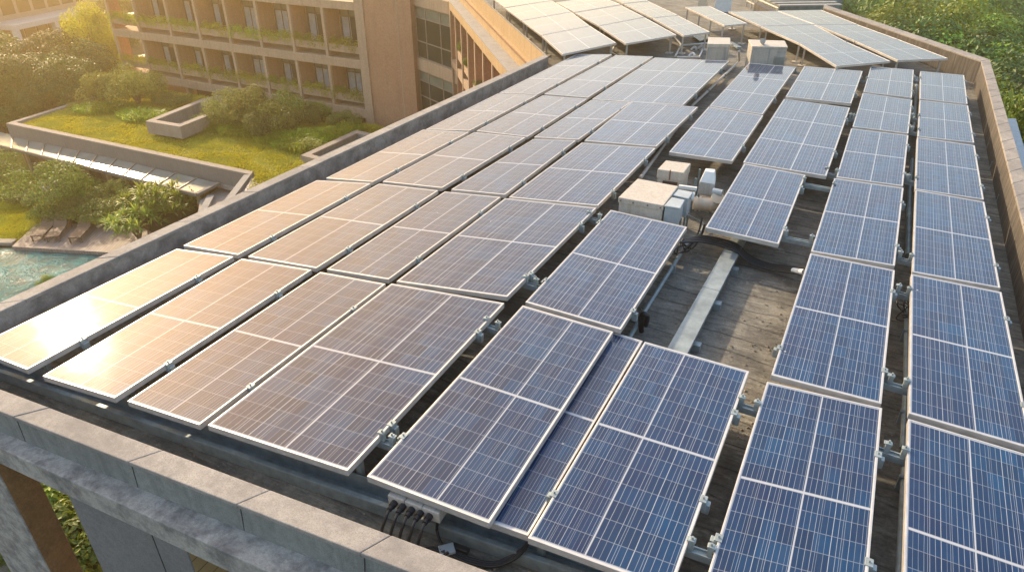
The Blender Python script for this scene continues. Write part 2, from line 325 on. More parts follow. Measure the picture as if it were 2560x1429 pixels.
# ---------------------------------------------------------------- mesh helpers
class MB:
    def __init__(s): s.v = []; s.f = []; s.sm = []; s.uv = None
    def add(s, vs, fs, smooth=False):
        o = len(s.v); s.v += [tuple(x) for x in vs]; s.f += [tuple(i + o for i in f) for f in fs]; s.sm += [smooth] * len(fs); return s
    def quad(s, a, b, c, d): return s.add([a, b, c, d], [(0, 1, 2, 3)])
    def poly(s, pts): return s.add(pts, [tuple(range(len(pts)))])
    def prism(s, pts, z0, z1):   # pts: plan polygon (any winding)
        P = [(p[0], p[1]) for p in pts]; A = sum(P[i][0] * P[(i + 1) % len(P)][1] - P[(i + 1) % len(P)][0] * P[i][1] for i in range(len(P)))
        if A < 0: P.reverse()
        n = len(P); vs = [(x, y, z0) for x, y in P] + [(x, y, z1) for x, y in P]
        fs = [tuple(range(n - 1, -1, -1)), tuple(range(n, 2 * n))] + [(i, (i + 1) % n, n + (i + 1) % n, n + i) for i in range(n)]
        return s.add(vs, fs)
    def box(s, x0, x1, y0, y1, z0, z1): return s.prism([(x0, y0), (x1, y0), (x1, y1), (x0, y1)], z0, z1)
    def bar(s, a, b, w, h, up=(0, 0, 1), taper=1.0):   # box along a->b
        a = Vector(a); b = Vector(b); d = (b - a).normalized(); u = Vector(up)
        if abs(d.dot(u)) > 0.97: u = Vector((1, 0, 0))
        r = d.cross(u).normalized(); u = r.cross(d).normalized()
        vs = []
        for p, k in ((a, 1), (b, taper)):
            for sx, sy in ((-1, -1), (1, -1), (1, 1), (-1, 1)): vs.append(p + r * (sx * w / 2 * k) + u * (sy * h / 2 * k))
        return s.add(vs, [(3, 2, 1, 0), (4, 5, 6, 7), (0, 1, 5, 4), (1, 2, 6, 5), (2, 3, 7, 6), (3, 0, 4, 7)])
    def tube(s, pts, r, n=10, caps=True):
        pts = [Vector(p) for p in pts]; rr = r if isinstance(r, (list, tuple)) else [r] * len(pts)
        rings = []; pu = None
        for i, p in enumerate(pts):
            d = (pts[min(i + 1, len(pts) - 1)] - pts[max(i - 1, 0)]).normalized()
            u = pu if pu is not None else (Vector((0, 0, 1)) if abs(d.z) < 0.9 else Vector((1, 0, 0)))
            u = (u - d * u.dot(d)).normalized(); pu = u; w2 = d.cross(u)
            rings.append([p + (u * math.cos(k * 2 * math.pi / n) + w2 * math.sin(k * 2 * math.pi / n)) * rr[i] for k in range(n)])
        vs = [x for g in rings for x in g]; fs = []
        for i in range(len(pts) - 1):
            for k in range(n): fs.append((i * n + k, i * n + (k + 1) % n, (i + 1) * n + (k + 1) % n, (i + 1) * n + k))
        s.add(vs, fs, True)
        if caps: s.add(rings[0], [tuple(range(n - 1, -1, -1))]); s.add(rings[-1], [tuple(range(n))])
        return s
    def build(s, name, mat, parent=None, bevel=0.0, loc=None):
        me = bpy.data.meshes.new(name); me.from_pydata([tuple(v) for v in s.v], [], s.f)
        me.materials.append(M[mat] if isinstance(mat, str) else mat)
        me.polygons.foreach_set('use_smooth', s.sm); me.update()
        o = bpy.data.objects.new(name, me); COL.objects.link(o)
        if parent is not None:
            o.parent = parent; o.matrix_parent_inverse = Matrix.Translation(-Vector(parent.location)) if parent.rotation_euler.z == 0 else parent.matrix_basis.inverted()
        if bevel:
            b = o.modifiers.new('bevel', 'BEVEL'); b.width = bevel; b.segments = 2; b.limit_method = 'ANGLE'
        return o
def tag(o, label=None, cat=None, group=None, kind=None):
    if label: o['label'] = label
    if cat: o['category'] = cat
    if group: o['group'] = group
    if kind: o['kind'] = kind
    return o
def thing(name, label, cat, loc=(0, 0, 0), group=None):
    o = bpy.data.objects.new(name, None); COL.objects.link(o); o.location = loc; o.empty_display_size = 0.2
    return tag(o, label, cat, group)
def bez(pts, n=8):     # catmull-rom through points
    P = [Vector(p) for p in pts]; out = []
    for i in range(len(P) - 1):
        a = P[max(i - 1, 0)]; b = P[i]; c = P[i + 1]; d = P[min(i + 2, len(P) - 1)]
        for k in range(n):
            t = k / n; out.append(0.5 * ((2 * b) + (c - a) * t + (2 * a - 5 * b + 4 * c - d) * t * t + (3 * b - a - 3 * c + d) * t ** 3))
    out.append(P[-1]); return out
def mid(a, b, t=0.5): return Vector(a) * (1 - t) + Vector(b) * t

def mesh_of(name, V, F, mat):
    me = bpy.data.meshes.new(name); me.from_pydata(V, [], F); me.materials.append(M[mat]); me.update(); return me
def in_poly(x, y, P):
    c = False; j = len(P) - 1
    for i in range(len(P)):
        if (P[i][1] > y) != (P[j][1] > y) and x < (P[j][0] - P[i][0]) * (y - P[i][1]) / (P[j][1] - P[i][1]) + P[i][0]: c = not c
        j = i
    return c

# ================================================================ THE PLACE
ZP = 0.525    # panel top above the roof deck
ZT = 0.62     # parapet top
ZG = -10.64   # garden level
ZH = -7.94    # green roof coping
# ---- ground
MB().quad((-600, -300, ZG - 0.35), (600, -300, ZG - 0.35), (600, 900, ZG - 0.35), (-600, 900, ZG - 0.35)).build('ground', 'earth_ground')['kind'] = 'structure'

# ---- our building
B = thing('concrete_building', 'concrete building with the flat roof that carries all the solar panels', 'building', (-3, 8, 0))
cL = onz(1384, 143, ZT)                                   # inner corner where the wing bends off
WD = (onz(1210, 0, ZT) - onz(1364, 136, ZT)); WD.z = 0; WD.normalize()      # wing direction
wo_ = onz(1364, 136, ZT)                                  # outer corner
lo0 = onz(0, 749, ZT); lo1 = onz(1325, 156, ZT)
li0 = onz(0, 777, ZT); li1 = onz(860, 384, ZT)
dL = (lo1 - lo0).normalized()
fi0 = onz(121, 1018, ZT); fi1 = onz(976, 1337, ZT); fo0 = onz(64, 1051, ZT); fo1 = onz(932, 1396, ZT)
dF = (fi1 - fi0).normalized()
def isect(P, D, Q, E):
    k = D[0] * E[1] - D[1] * E[0]; t = ((Q[0] - P[0]) * E[1] - (Q[1] - P[1]) * E[0]) / k
    return Vector((P[0] + D[0] * t, P[1] + D[1] * t, 0))
xl_o = (lo0 + lo1) / 2; XLo = xl_o.x; XLi = li0.x
AX = Vector((0, 1, 0))
Ycorner = cL.y
cIn = Vector((XLi, cL.y, 0)); cOut = Vector((XLo, onz(1325, 156, ZT).y + 0.2, 0))
cOut = isect(Vector((XLo, 0, 0)), AX, onz(1290, 72, ZT), WD)
FLi = isect(Vector((XLi, 0, 0)), AX, fi0, dF); FLo = isect(Vector((XLo, 0, 0)), AX, fo0, dF)
FRi = fi1 + dF * 7; FRo = fo1 + dF * 7
wInFar = cIn + WD * 34; wOutFar = cOut + WD * 34
rc_i = onz(2453.5, 152.5, ZT); rc_o = onz(2474, 149, ZT)
rb_i = onz(2560, 565, ZT); rb_o = onz(2560, 430, ZT)
dRi = (rb_i - rc_i).normalized(); rbi = rc_i + dRi * 30; rbo = rc_o + dRi * 30
rf_i = onz(2060, 19, ZT); rf_o = onz(2060, 11, ZT)
dk = [FLi, cIn, wInFar, onz(1500, -60, 0), onz(1893, 0, 0), onz(1948, 28, 0), onz(2057, 28, 0), rf_i, rc_i, rbi, Vector((rbi.x, FRi.y, 0)), FRi]
dk = [(p.x, p.y) for p in [FLi, cIn, wInFar, wInFar + Vector((8, 8, 0)), onz(1895, 3, 0), onz(1948, 30, 0), rf_i, rc_i, isect(rc_i, dRi, fi0, dF)]]
MB().prism(dk, -0.30, 0.0).build('roof_deck', 'roof_deck', B)

def wall_seg(name, a_in, b_in, a_out, b_out, z0, z1, mat, par, bevel=0.0):
    return MB().prism([(a_in[0], a_in[1]), (b_in[0], b_in[1]), (b_out[0], b_out[1]), (a_out[0], a_out[1])], z0, z1).build(name, mat, par, bevel)
def coping_blocks(a_in, b_in, a_out, b_out, n, z0, z1, par, over=0.02, name='coping_block', mat='coping_stone', ts=None, bevel=0.008):
    a_in, b_in, a_out, b_out = map(Vector, (a_in, b_in, a_out, b_out)); ob = []
    ts = ts or [i / n for i in range(n + 1)]
    L = (b_in - a_in).length
    nrm = (a_out - a_in); nrm.z = 0; nrm.normalize()
    for i in range(len(ts) - 1):
        g = 0.003 / L
        t0, t1 = ts[i] + g, ts[i + 1] - g
        dz = random.uniform(-0.002, 0.002)
        pts = [a_in.lerp(b_in, t0) - nrm * over, a_in.lerp(b_in, t1) - nrm * over, a_out.lerp(b_out, t1) + nrm * over, a_out.lerp(b_out, t0) + nrm * over]
        MB().prism([(p.x, p.y) for p in pts], z0, z1 + dz).build(name, mat, par, bevel)
CT = 0.045
# left parapet
MB().prism([(FLi.x, FLi.y), (cIn.x, cIn.y), (cOut.x, cOut.y), (FLo.x, FLo.y)], -0.35, ZT - CT).build('parapet_wall', 'parapet_dark', B)
coping_blocks(FLi, cIn, FLo, cOut, 13, ZT - CT, ZT, B, 0.012)
# front parapet (block joints read from the photo)
fts = [(p - FLi).xy.length / (FRi - FLi).xy.length for p in [Vector((*onz(*q, ZT).xy, 0)) for q in [(121, 1018), (405, 1124), (672, 1224.5), (976, 1337)]]]
st = fts[3] - fts[2]; fts = [0.0] + fts
while fts[-1] + st < 1: fts.append(fts[-1] + st)
fts.append(1.0)
MB().prism([(FLi.x + 0.003, FLi.y), (FRi.x, FRi.y), (FRo.x, FRo.y), (FLo.x + 0.003, FLo.y)], 0.20, ZT - CT - 0.002).build('parapet_wall', 'parapet_grey', B)
nn = Vector((dF.y, -dF.x, 0))
coping_blocks(FLi + dF * 0.004, FRi, FLo + dF * 0.004, FRo, 0, ZT - CT, ZT, B, 0.006, ts=fts)
# vertical joints of the facing slabs
for t in fts[1:-1]:
    p = FLo.lerp(FRo, t) + nn * 0.001; MB().bar((p.x, p.y, 0.31), (p.x - dF.x * -0.03, p.y, ZT - CT - 0.002), 0.006, 0.004, up=tuple(nn)).build('joint', 'cable_black', B)
# ledge below the front parapet
zL = 0.30
e0 = onz(0, 1120, zL); e1 = onz(672, 1429, zL); dE = (e1 - e0).normalized()
LE0 = isect(e0, dE, Vector((XLo, 0, 0)), AX); LE1 = e0 + dE * 12
MB().prism([(LE0.x, LE0.y), (LE1.x, LE1.y), (FRi.x, FRi.y), (FLi.x + 0.01, FLi.y + 0.01)], 0.035, zL).build('stone_ledge', 'ledge_stone', B, 0.012)
# columns and wall below
ny = Vector((-dE.y, dE.x, 0))
def wallblock(l, r, depth, inset, names, z0=ZG):
    P = e0 + ny * inset
    a = onv(*l, P, dE); b = onv(*r, P, dE); o = []
    c = b + ny * depth; d = a + ny * depth
    MB().prism([(a.x, a.y), (b.x, b.y), (c.x, c.y), (d.x, d.y)], z0, 0.034).build(names[0], names[1], B, 0.01)
    k = Vector((dE.x, dE.y, 0)) * 0.004
    b2, c2 = b + k, c + k
    MB().prism([(b.x + k.x * .3, b.y + .012), (b2.x, b2.y + .012), (c2.x, c2.y - .01), (c.x + k.x * .3, c.y - .01)], z0, 0.030).build('stone_cladding', names[2], B)
    return a, b
ca, cb = wallblock((27, 1429), (124, 1429), 0.30, 0.02, ('column', 'ledge_stone', 'cladding_brown'))
wa, wb = wallblock((258, 1429), (485, 1429), 0.34, 0.03, ('facade_wall', 'wall_grey', 'cladding_boards'))
j0 = onv(377, 1329, e0 + ny * 0.03, dE); j1 = onv(416, 1429, e0 + ny * 0.03, dE)
MB().bar((j0.x, j0.y - 0.001, 0.03), (j0.x, j0.y - 0.001, ZG), 0.008, 0.006, up=(0, 1, 0)).build('joint', 'cable_black', B)
MB().prism([(wb.x + 0.05, wb.y + 0.6), (wb.x + 1.4, wb.y + 0.6), (wb.x + 1.4, wb.y + 0.9), (wb.x + 0.05, wb.y + 0.9)], ZG, -0.3).build('facade_wall', 'cladding_brown', B)
# right side: body of building below deck
bi = [(XLi + 2.2, FLi.y + 4.0), (XLi + 2.2, cIn.y - 1), (rc_i.x - 0.3, rc_i.y - 1), (rc_i.x + dRi.x * 20, rc_i.y + dRi.y * 20), (wb.x + 2, wb.y + 1.5)]
MB().prism(bi, ZG, -0.301).build('wall', 'hotel_brick', B)
# right parapet (three faces) and wing's right parapet
rcIb = rc_i + dRi * 24; rcOb = rc_o + dRi * 24
MB().prism([(rc_i.x, rc_i.y), (rcIb.x, rcIb.y), (rcOb.x, rcOb.y), (rc_o.x, rc_o.y)], -3.0, ZT - CT).build('parapet_wall', 'parapet_warm', B)
coping_blocks(rc_i, rcIb, rc_o, rcOb, 40, ZT - CT, ZT, B, 0.01)
dW = (rf_i - rc_i).normalized()
rf_i2 = rf_i; 
MB().prism([(rc_i.x - .002, rc_i.y), (rc_o.x - .002, rc_o.y + .002), (rf_o.x, rf_o.y), (rf_i.x, rf_i.y)], -3.0, ZT - CT - 0.001).build('parapet_wall', 'parapet_warm', B)
coping_blocks(rc_i + dW * .01, rf_i, rc_o + dW * .01, rf_o, 7, ZT - CT, ZT, B, 0.01)
# wing outer parapet, pipe run, pale wall, ledge, fascia band
wn_ = Vector((-WD.y, WD.x, 0));  wn_ = wn_ if wn_.x < 0 else -wn_
def off(P, k): return P + wn_ * k
MB().prism([(cIn.x, cIn.y + .003), (wInFar.x, wInFar.y), (wOutFar.x, wOutFar.y), (cOut.x, cOut.y + .003)], 0.0, ZT - CT - .001).build('parapet_wall', 'wing_warm', B)
coping_blocks(cIn + WD * .01, wInFar, cOut + WD * .01, wOutFar, 16, ZT - CT, ZT, B, 0.01)
MB().prism([tuple(off(cOut, -0.3).xy), tuple(off(wOutFar, -0.3).xy), tuple(off(wOutFar, 0.10).xy), tuple(off(cOut, 0.10).xy)], -0.40, -0.001).build('wall_band', 'wing_warm', B)
LW = 0.62
MB().prism([tuple(off(cOut, 0.0).xy), tuple(off(wOutFar, 0.0).xy), tuple(off(wOutFar, LW).xy), tuple(off(cOut, LW).xy)], -0.42, -0.39).build('ledge_slab', 'ledge_pale', B)
MB().prism([tuple(off(cOut, LW - 0.2).xy), tuple(off(wOutFar, LW - 0.2).xy), tuple(off(wOutFar, LW).xy), tuple(off(cOut, LW).xy)], -0.80, -0.421).build('wall_band', 'wing_warm', B)
for k in (0.118, 0.15):
    MB().tube([off(cOut, k) + Vector((0, 0, -0.03)) + WD * 0.1, off(cOut, k) + WD * 10 + Vector((0, 0, -0.04)), off(wOutFar, k)], 0.014, 6).build('pipe', 'rust', B)
# wing facade below the band: fins, slabs, planters
MB().prism([tuple(off(cOut, -1.2).xy), tuple(off(wOutFar, -1.2).xy), tuple(off(wOutFar, -1.0).xy), tuple(off(cOut, -1.0).xy)], ZG, -0.41).build('wall', 'hotel_brick', B)
for zb in (-3.70, -6.75):
    MB().prism([tuple(off(cOut, -1.0).xy), tuple(off(wOutFar, -1.0).xy), tuple(off(wOutFar, LW - .02).xy), tuple(off(cOut, LW - .02).xy)], zb, zb + 0.40).build('floor_slab', 'hotel_render', B)
for i in range(12):
    p = cOut + WD * (1.2 + 2.1 * i); a = off(p, -1.0); b = off(p, LW - .05)
    MB().prism([tuple((a - WD * .07).xy), tuple((a + WD * .07).xy), tuple((b + WD * .07).xy), tuple((b - WD * .07).xy)], ZG, -0.8).build('fin_wall', 'hotel_brick', B)
    q = b + WD * 0.12
    MB().prism([tuple((b - WD * .09).xy), tuple((b + WD * .09).xy), tuple((off(p, LW + .01) + WD * .09).xy), tuple((off(p, LW + .01) - WD * .09).xy)], ZG, -0.802).build('post', 'hotel_render', B)

# ---------------------------------------------------------------- solar panels
NAT = ('bottom', 'left')
def panel(c, z=ZP, rows=2, cols=2, us=0.5, vs=0.5, label='', group='solar panels on the main roof', legs=(), th=0.065, clamps=()):
    NL, FL, FR, NR = [onz(p[0], p[1], z) for p in c]
    jit = [random.uniform(-0.006, 0.006) for _ in range(4)]
    q4 = [NL, FL, FR, NR]
    for k in range(4): q4[k] = q4[k] + Vector((0, 0, jit[k]))
    NL, FL, FR, NR = q4; ctr = sum(q4, Vector()) / 4
    T = thing('solar_panel', label, 'solar panel', (ctr.x, ctr.y, 0), group)
    def P(u, v, dz=0):
        p = NL * (1 - u) * (1 - v) + NR * u * (1 - v) + FL * (1 - u) * v + FR * u * v; return Vector((p.x, p.y, p.z + dz))
    W_ = ((NR - NL).length + (FR - FL).length) / 2; L_ = ((FL - NL).length + (FR - NR).length) / 2
    fu, fv = 0.019 / W_, 0.022 / L_
    o = [P(0, 0), P(1, 0), P(1, 1), P(0, 1)]; i = [P(fu, fv), P(1 - fu, fv), P(1 - fu, 1 - fv), P(fu, 1 - fv)]
    dn = Vector((0, 0, -th)); ig = Vector((0, 0, -0.006))
    vsx = o + i + [x + dn for x in o] + [x + ig for x in i]
    fs = []
    for k in range(4):
        n = (k + 1) % 4
        fs += [(k, n, 4 + n, 4 + k), (8 + k, 8 + n, n, k), (4 + k, 4 + n, 12 + n, 12 + k)]
    f = MB().add(vsx, fs).build('frame', 'aluminium', T, 0.0025)
    # glass
    NU, NV = 8, 8
    us_ = [us * k / (NU / 2) for k in range(NU // 2)] + [us + (1 - us) * k / (NU / 2) for k in range(NU // 2 + 1)]
    vs_ = [vs * k / (NV / 2) for k in range(NV // 2)] + [vs + (1 - vs) * k / (NV / 2) for k in range(NV // 2 + 1)]
    g = MB(); gv = []; gf = []
    for b in range(NV + 1):
        for a in range(NU + 1): gv.append(P(fu + (1 - 2 * fu) * us_[a], fv + (1 - 2 * fv) * vs_[b], -0.004))
    for b in range(NV):
        for a in range(NU): k = b * (NU + 1) + a; gf.append((k, k + 1, k + NU + 2, k + NU + 1))
    g.add(gv, gf, True); go = g.build('glass_face', 'solar_glass', T)
    uvl = go.data.uv_layers.new(name='UVMap'); d = []
    for lp in go.data.loops:
        b, a = divmod(lp.vertex_index, NU + 1); d += [a / NU * cols + 10, b / NV * rows + 10]
    uvl.data.foreach_set('uv', d)
    MB().quad(P(fu, fv, -th * .8), P(fu, 1 - fv, -th * .8), P(1 - fu, 1 - fv, -th * .8), P(1 - fu, fv, -th * .8)).build('backsheet', 'backsheet', T)
    for (u, v) in legs:
        p = P(u, v, -th); m = MB(); m.bar((p.x, p.y, 0.02), (p.x, p.y, p.z), 0.05, 0.05); m.box(p.x - .12, p.x + .12, p.y - .12, p.y + .12, 0.0, 0.035)
        m.build('leg', 'box_cream', T, 0.004)
    for (u, v) in clamps:
        p = P(u, v); m = MB(); sgn = 1 if u > 0.5 else -1
        m.box(p.x - .03, p.x + .03, p.y - .04, p.y + .04, p.z - .10, p.z + .006); m.box(p.x + sgn * .03 - .03, p.x + sgn * .03 + .03, p.y - .03, p.y + .03, p.z - .13, p.z - .03)
        m.tube([(p.x, p.y, p.z), (p.x, p.y, p.z + .03)], 0.009, 6)
        m.build('clamp', 'galvanised', T, 0.003)
    return T
ORD = ['first', 'second', 'third', 'fourth', 'fifth', 'sixth', 'seventh', 'eighth', 'ninth', 'tenth', 'eleventh', 'twelfth', 'thirteenth']
def runs(colname, lst, group):
    for k, (c, kw) in enumerate(lst):
        lab = kw.pop('label', None) or f'{ORD[k]} solar panel from the front edge in {colname}'
        cl = [(1, 0.22), (1, 0.78)] if kw.get('z', ZP) == ZP else []
        panel(c, label=lab, group=group, clamps=kw.pop('clamps', cl), **kw)
G1 = 'solar panels in long columns on the main roof'
runs('the golden column beside the left parapet', [
    ([(-70, 870), (442, 621), (584, 641), (67, 923)], dict(vs=0.48, label='golden solar panel with the sun glint, nearest one by the left parapet')),
    ([(458.5, 614), (793, 451), (927, 459), (594.6, 636)], {}),
    ([(815, 445), (1058, 324), (1172, 331), (932, 455)], {}),
    ([(1065, 322.5), (1244.6, 233.5), (1343.7, 237), (1174, 326)], {}),
    ([(1248, 232), (1441, 136), (1530, 136), (1345, 235)], dict(rows=3))], G1)
runs('the second column from the left parapet', [
    ([(106, 939), (605, 646), (779, 674), (286, 995)], dict(vs=0.47)),
    ([(620, 641), (948, 459), (1096, 476), (791, 670)], {}),
    ([(956, 453), (1186, 331), (1313.5, 344), (1105, 470)], {}),
    ([(1191, 327.5), (1357, 238.5), (1468, 247), (1318.5, 341)], {}),
    ([(1360.5, 235), (1540, 137.7), (1632.6, 141), (1469.7, 243.5)], dict(rows=3))], G1)
runs('the third column from the left parapet', [
    ([(317.5, 1001), (801, 679), (964, 708), (497, 1060)], dict(us=0.56, vs=0.48)),
    ([(817, 672), (1112, 478), (1252, 492), (971, 697)], {}),
    ([(1128, 474), (1333.6, 347.7), (1439.5, 351), (1262, 486)], {}),
    ([(1335, 342.6), (1478, 250), (1577, 255), (1446, 349)], {})], G1)
runs('the wide fourth column from the left parapet', [
    ([(519, 1063), (979, 708), (1261, 757), (868, 1175)], dict(us=0.56, vs=0.49, label='wide brown-violet solar panel at the front with its post on the steel channel')),
    ([(991, 702), (1263, 495), (1491.5, 518.6), (1268, 742)], dict(us=0.56)),
    ([(1272, 492), (1454.6, 356), (1639, 371), (1495, 513.6)], dict(us=0.54)),
    ([(1461, 351), (1580.5, 253.6), (1745, 267), (1641, 366)], dict(us=0.54)),
    ([(1480, 248.6), (1637.6, 144.4), (1822.6, 153), (1708, 262)], dict(rows=3, cols=3, label='widest solar panel with three columns of cells, behind the small cream roof unit'))], G1)
G2 = 'solar panels around the bare patch of roof'
panel([(917, 1189), (1307, 762), (1533.5, 829), (1223, 1307)], us=0.58, vs=0.5, label='blue solar panel above the beige junction box and its five cables', group=G2, clamps=[(0, 0.18)])
panel([(1130, 1272), (1420, 795), (1607, 851), (1320, 1339)], z=0.43, label='dark blue solar panel lying lower, half hidden between two others', group=G2)
panel([(1320, 1345), (1612, 854), (1873, 928), (1677.7, 1474.5)], us=0.40, vs=0.5, label='vivid blue solar panel at the front edge beside the lower one', group=G2, clamps=[(1, 0.33), (1, .75), (0, .17)])
panel([(1313.5, 755), (1527, 524), (1718, 567), (1552, 822.6)], us=0.56, vs=0.48, label='blue-violet solar panel in front of the large cream roof box', group=G2, clamps=[(0, .2), (1, .15), (0, .85)])
panel([(1764, 567), (1861, 408), (2014, 437), (1947, 609)], us=0.56, vs=0.5, label='small blue solar panel at the head of the long steel cable tray', group=G2, clamps=[(1, .2), (1, .8)])
panel([(1673, 380), (1772, 267), (1908, 289), (1831, 403)], us=0.56, label='grey solar panel whose near edge faces the cream box across bare roof', group=G2, clamps=[(1, .3)])
panel([(1774, 265), (1873, 158), (1990.5, 168), (1906.6, 285.5)], us=0.56, rows=3, label='grey solar panel right against the tall roof unit with the vent', group=G2, clamps=[(1, .3)])
panel([(1858, 405), (1960, 247), (2125, 269), (2066, 440)], us=0.58, rows=3, label='three row grey-violet solar panel behind the small blue one', group=G2, clamps=[(1, .3), (1, .8)])
panel([(1964, 242), (2010.7, 166), (2157, 178), (2128, 258.6)], us=0.54, z=ZP + .03, label='short pale solar panel standing slightly proud behind the three row one', group=G2, clamps=[(1, .3)])
runs('the column second from the right parapet', [
    ([(1738, 1535), (1918, 952), (2205.5, 1019.5), (2152, 1650)], dict(us=0.5, vs=0.5, clamps=[(0, .25), (1, .3), (1, .75)])),
    ([(1928, 937), (2026, 633), (2237.5, 675), (2204, 1008)], dict(clamps=[(0, .18), (1, .2), (1, .8)])),
    ([(2027.5, 628), (2086, 445), (2259, 470), (2237, 665)], dict(us=.55)),
    ([(2091, 442), (2128, 321), (2271, 339), (2257.6, 465)], dict(us=.52)),
    ([(2131.6, 316), (2157, 232), (2281, 250), (2271, 334)], {}),
    ([(2158.5, 230), (2177, 166), (2284.5, 175), (2279.5, 245)], {})], G1)
runs('the column beside the right parapet', [
    ([(2250, 1720), (2271, 1045), (2586, 1140), (2700, 1900)], dict(vs=0.5)),
    ([(2273, 1031), (2278, 685), (2504, 730), (2583, 1122)], dict(us=.56)),
    ([(2281, 680), (2289, 474), (2461, 505), (2501, 720)], dict(us=.5)),
    ([(2288, 472), (2293, 343), (2437, 363), (2460, 498)], {}),
    ([(2294.5, 341), (2299.6, 250), (2420.5, 264), (2436, 356)], {}),
    ([(2299.6, 247), (2301, 178), (2410.5, 188), (2419, 260)], {})], G1)
# the far wing: panels on short legs
ZF = 0.62; G3 = 'solar panels on legs on the far wing'
LG = [(0.06, 0.05), (0.06, 0.9), (0.94, 0.06)]
def wing(colname, lst, lg=LG):
    for k, c in enumerate(lst):
        panel(c, z=ZF, label=f'{ORD[k]} solar panel from the near end of {colname}', group=G3, legs=lg, th=0.06)
wing('the wing column by its left parapet', [
    [(1406, 136), (1354, 89), (1475, 65.5), (1540, 107)], [(1353, 88), (1305, 52), (1427.7, 30), (1474, 64.5)],
    [(1304, 51), (1263, 20), (1379, 2), (1427, 29.5)], [(1262, 19), (1225, -9), (1330, -25), (1378, 1)]])
wing('the second wing column from the left', [
    [(1564, 109), (1498, 65.5), (1611, 44), (1691, 87)], [(1497, 64.5), (1438, 32), (1552, 13), (1610, 43)], [(1437, 31), (1390, 6), (1498, -9), (1551, 12)]])
wing('the third wing column from the left', [
    [(1709, 89), (1632, 46), (1695, 39), (1775, 80)], [(1631, 45), (1560, 10), (1620.5, 3.5), (1694, 38)], [(1559, 9), (1505, -20), (1560, -26), (1619.5, 2.5)]])
wing('the wing column behind the vented unit', [
    [(2091, 164.6), (1999, 109), (2118, 106), (2225.7, 153)], [(1998, 108), (1901.5, 65.5), (2036, 62), (2117, 105)], [(1900.5, 64.5), (1821, 28.5), (1945, 28.5), (2035, 61)]])
wing('the wing column by the right parapet', [
    [(2244, 151), (2138, 102.5), (2246, 99), (2370, 146)], [(2137, 101.5), (2037.6, 62), (2143, 62), (2245, 98)], [(2036.6, 61), (1945, 27), (2053, 25), (2142, 61)]])
panel([(1811, 64.5), (1713, 17.6), (1774, 15.6), (1867.6, 58.6)], z=ZF + .10, rows=2, cols=1, label='lone low solar panel on tall cream legs in the middle of the far wing', group=G3,
      legs=[(.04, .04), (.04, .33), (.04, .62), (.04, .95), (.96, .04)], th=0.05)

# ---------------------------------------------------------------- rails, channel, tray, pipes
zr = 0.40
rails = [((952, 1106), (990, 1120)), ((1212, 818), (1250, 832)), ((1310, 712), (1345, 722)), ((1468, 548), (1502, 558)), ((1843, 1017), (1895, 1033)),
         ((1715, 1375), (1782, 1398)), ((2203, 1133), (2262, 1152)), ((2213, 963), (2266, 978)), ((2235, 735), (2273, 745)),
         ((2240, 650), (2278, 660)), ((1955, 597), (2030, 612)), ((2003, 463), (2085, 478)), ((2060, 436), (2092, 444)), ((2262, 455), (2290, 462)), ((2273, 333), (2296, 339)), ((2120, 300), (2135, 303)), ((1985, 183), (2012, 187)), ((2146, 205), (2167, 208)), ((2280, 205), (2300, 208)), ((2274, 300), (2297, 304))]
rl = ['steel rail in the gap beside the wide front panel', 'steel rail under the far corner of the wide front panel', 'steel rail left of the panel before the cream box', 'steel rail reaching towards the large cream box',
      'steel rail with upright clips right of the vivid blue panel', 'steel rail at the lower right of the vivid blue panel', 'short steel rail between the two nearest right hand columns', 'steel rail below the cable bundle between right hand columns',
      'steel rail holding a tangle of wire between right hand columns', 'short rail just above the wire tangle between right hand columns', 'flat steel rail right of the small blue panel', 'steel rail right of the small blue panel top corner',
      'steel rail at the near corner of the three row panel', 'small rail beside the bunched conduit between right columns', 'small rail halfway up between the right columns', 'small rail beside the three row panel far edge', 'small rail between the two farthest middle panels', 'small rail left of the farthest panel of the second right column', 'farthest small rail between the two right columns', 'second farthest small rail between the two right columns']
for (a, b), lb in zip(rails, rl):
    A = onz(*a, zr); Bp = onz(*b, zr); d = (Bp - A).normalized(); s = 1.0
    T = thing('mounting_rail', lb, 'rail', tuple(A.lerp(Bp, .5)), 'steel rails between panel columns')
    A2, B2 = A - d * .45, Bp + d * .45
    m = MB(); m.bar(A2, B2, .075, .05); m.bar(A2 + Vector((0, -.03, .034)), B2 + Vector((0, -.03, .034)), .012, .02); m.bar(A2 + Vector((0, .03, .034)), B2 + Vector((0, .03, .034)), .012, .02)
    m.build('rail_profile', 'galvanised', T)
    for P_, sg in ((A, 1), (Bp, -1)):
        P_ = P_ + d * (.03 * sg); m = MB(); m.bar(P_ + Vector((0, 0, .045)), P_ + Vector((0, 0, .15)), .05, .045); m.bar(P_ + Vector((0, 0, .14)) - d * .04 * sg, P_ + Vector((0, 0, .14)) + d * .03 * sg, .05, .012)
        m.tube([P_ + Vector((0, 0, .14)), P_ + Vector((0, 0, .175))], .010, 6); m.build('clamp', 'galvanised', T, .003)
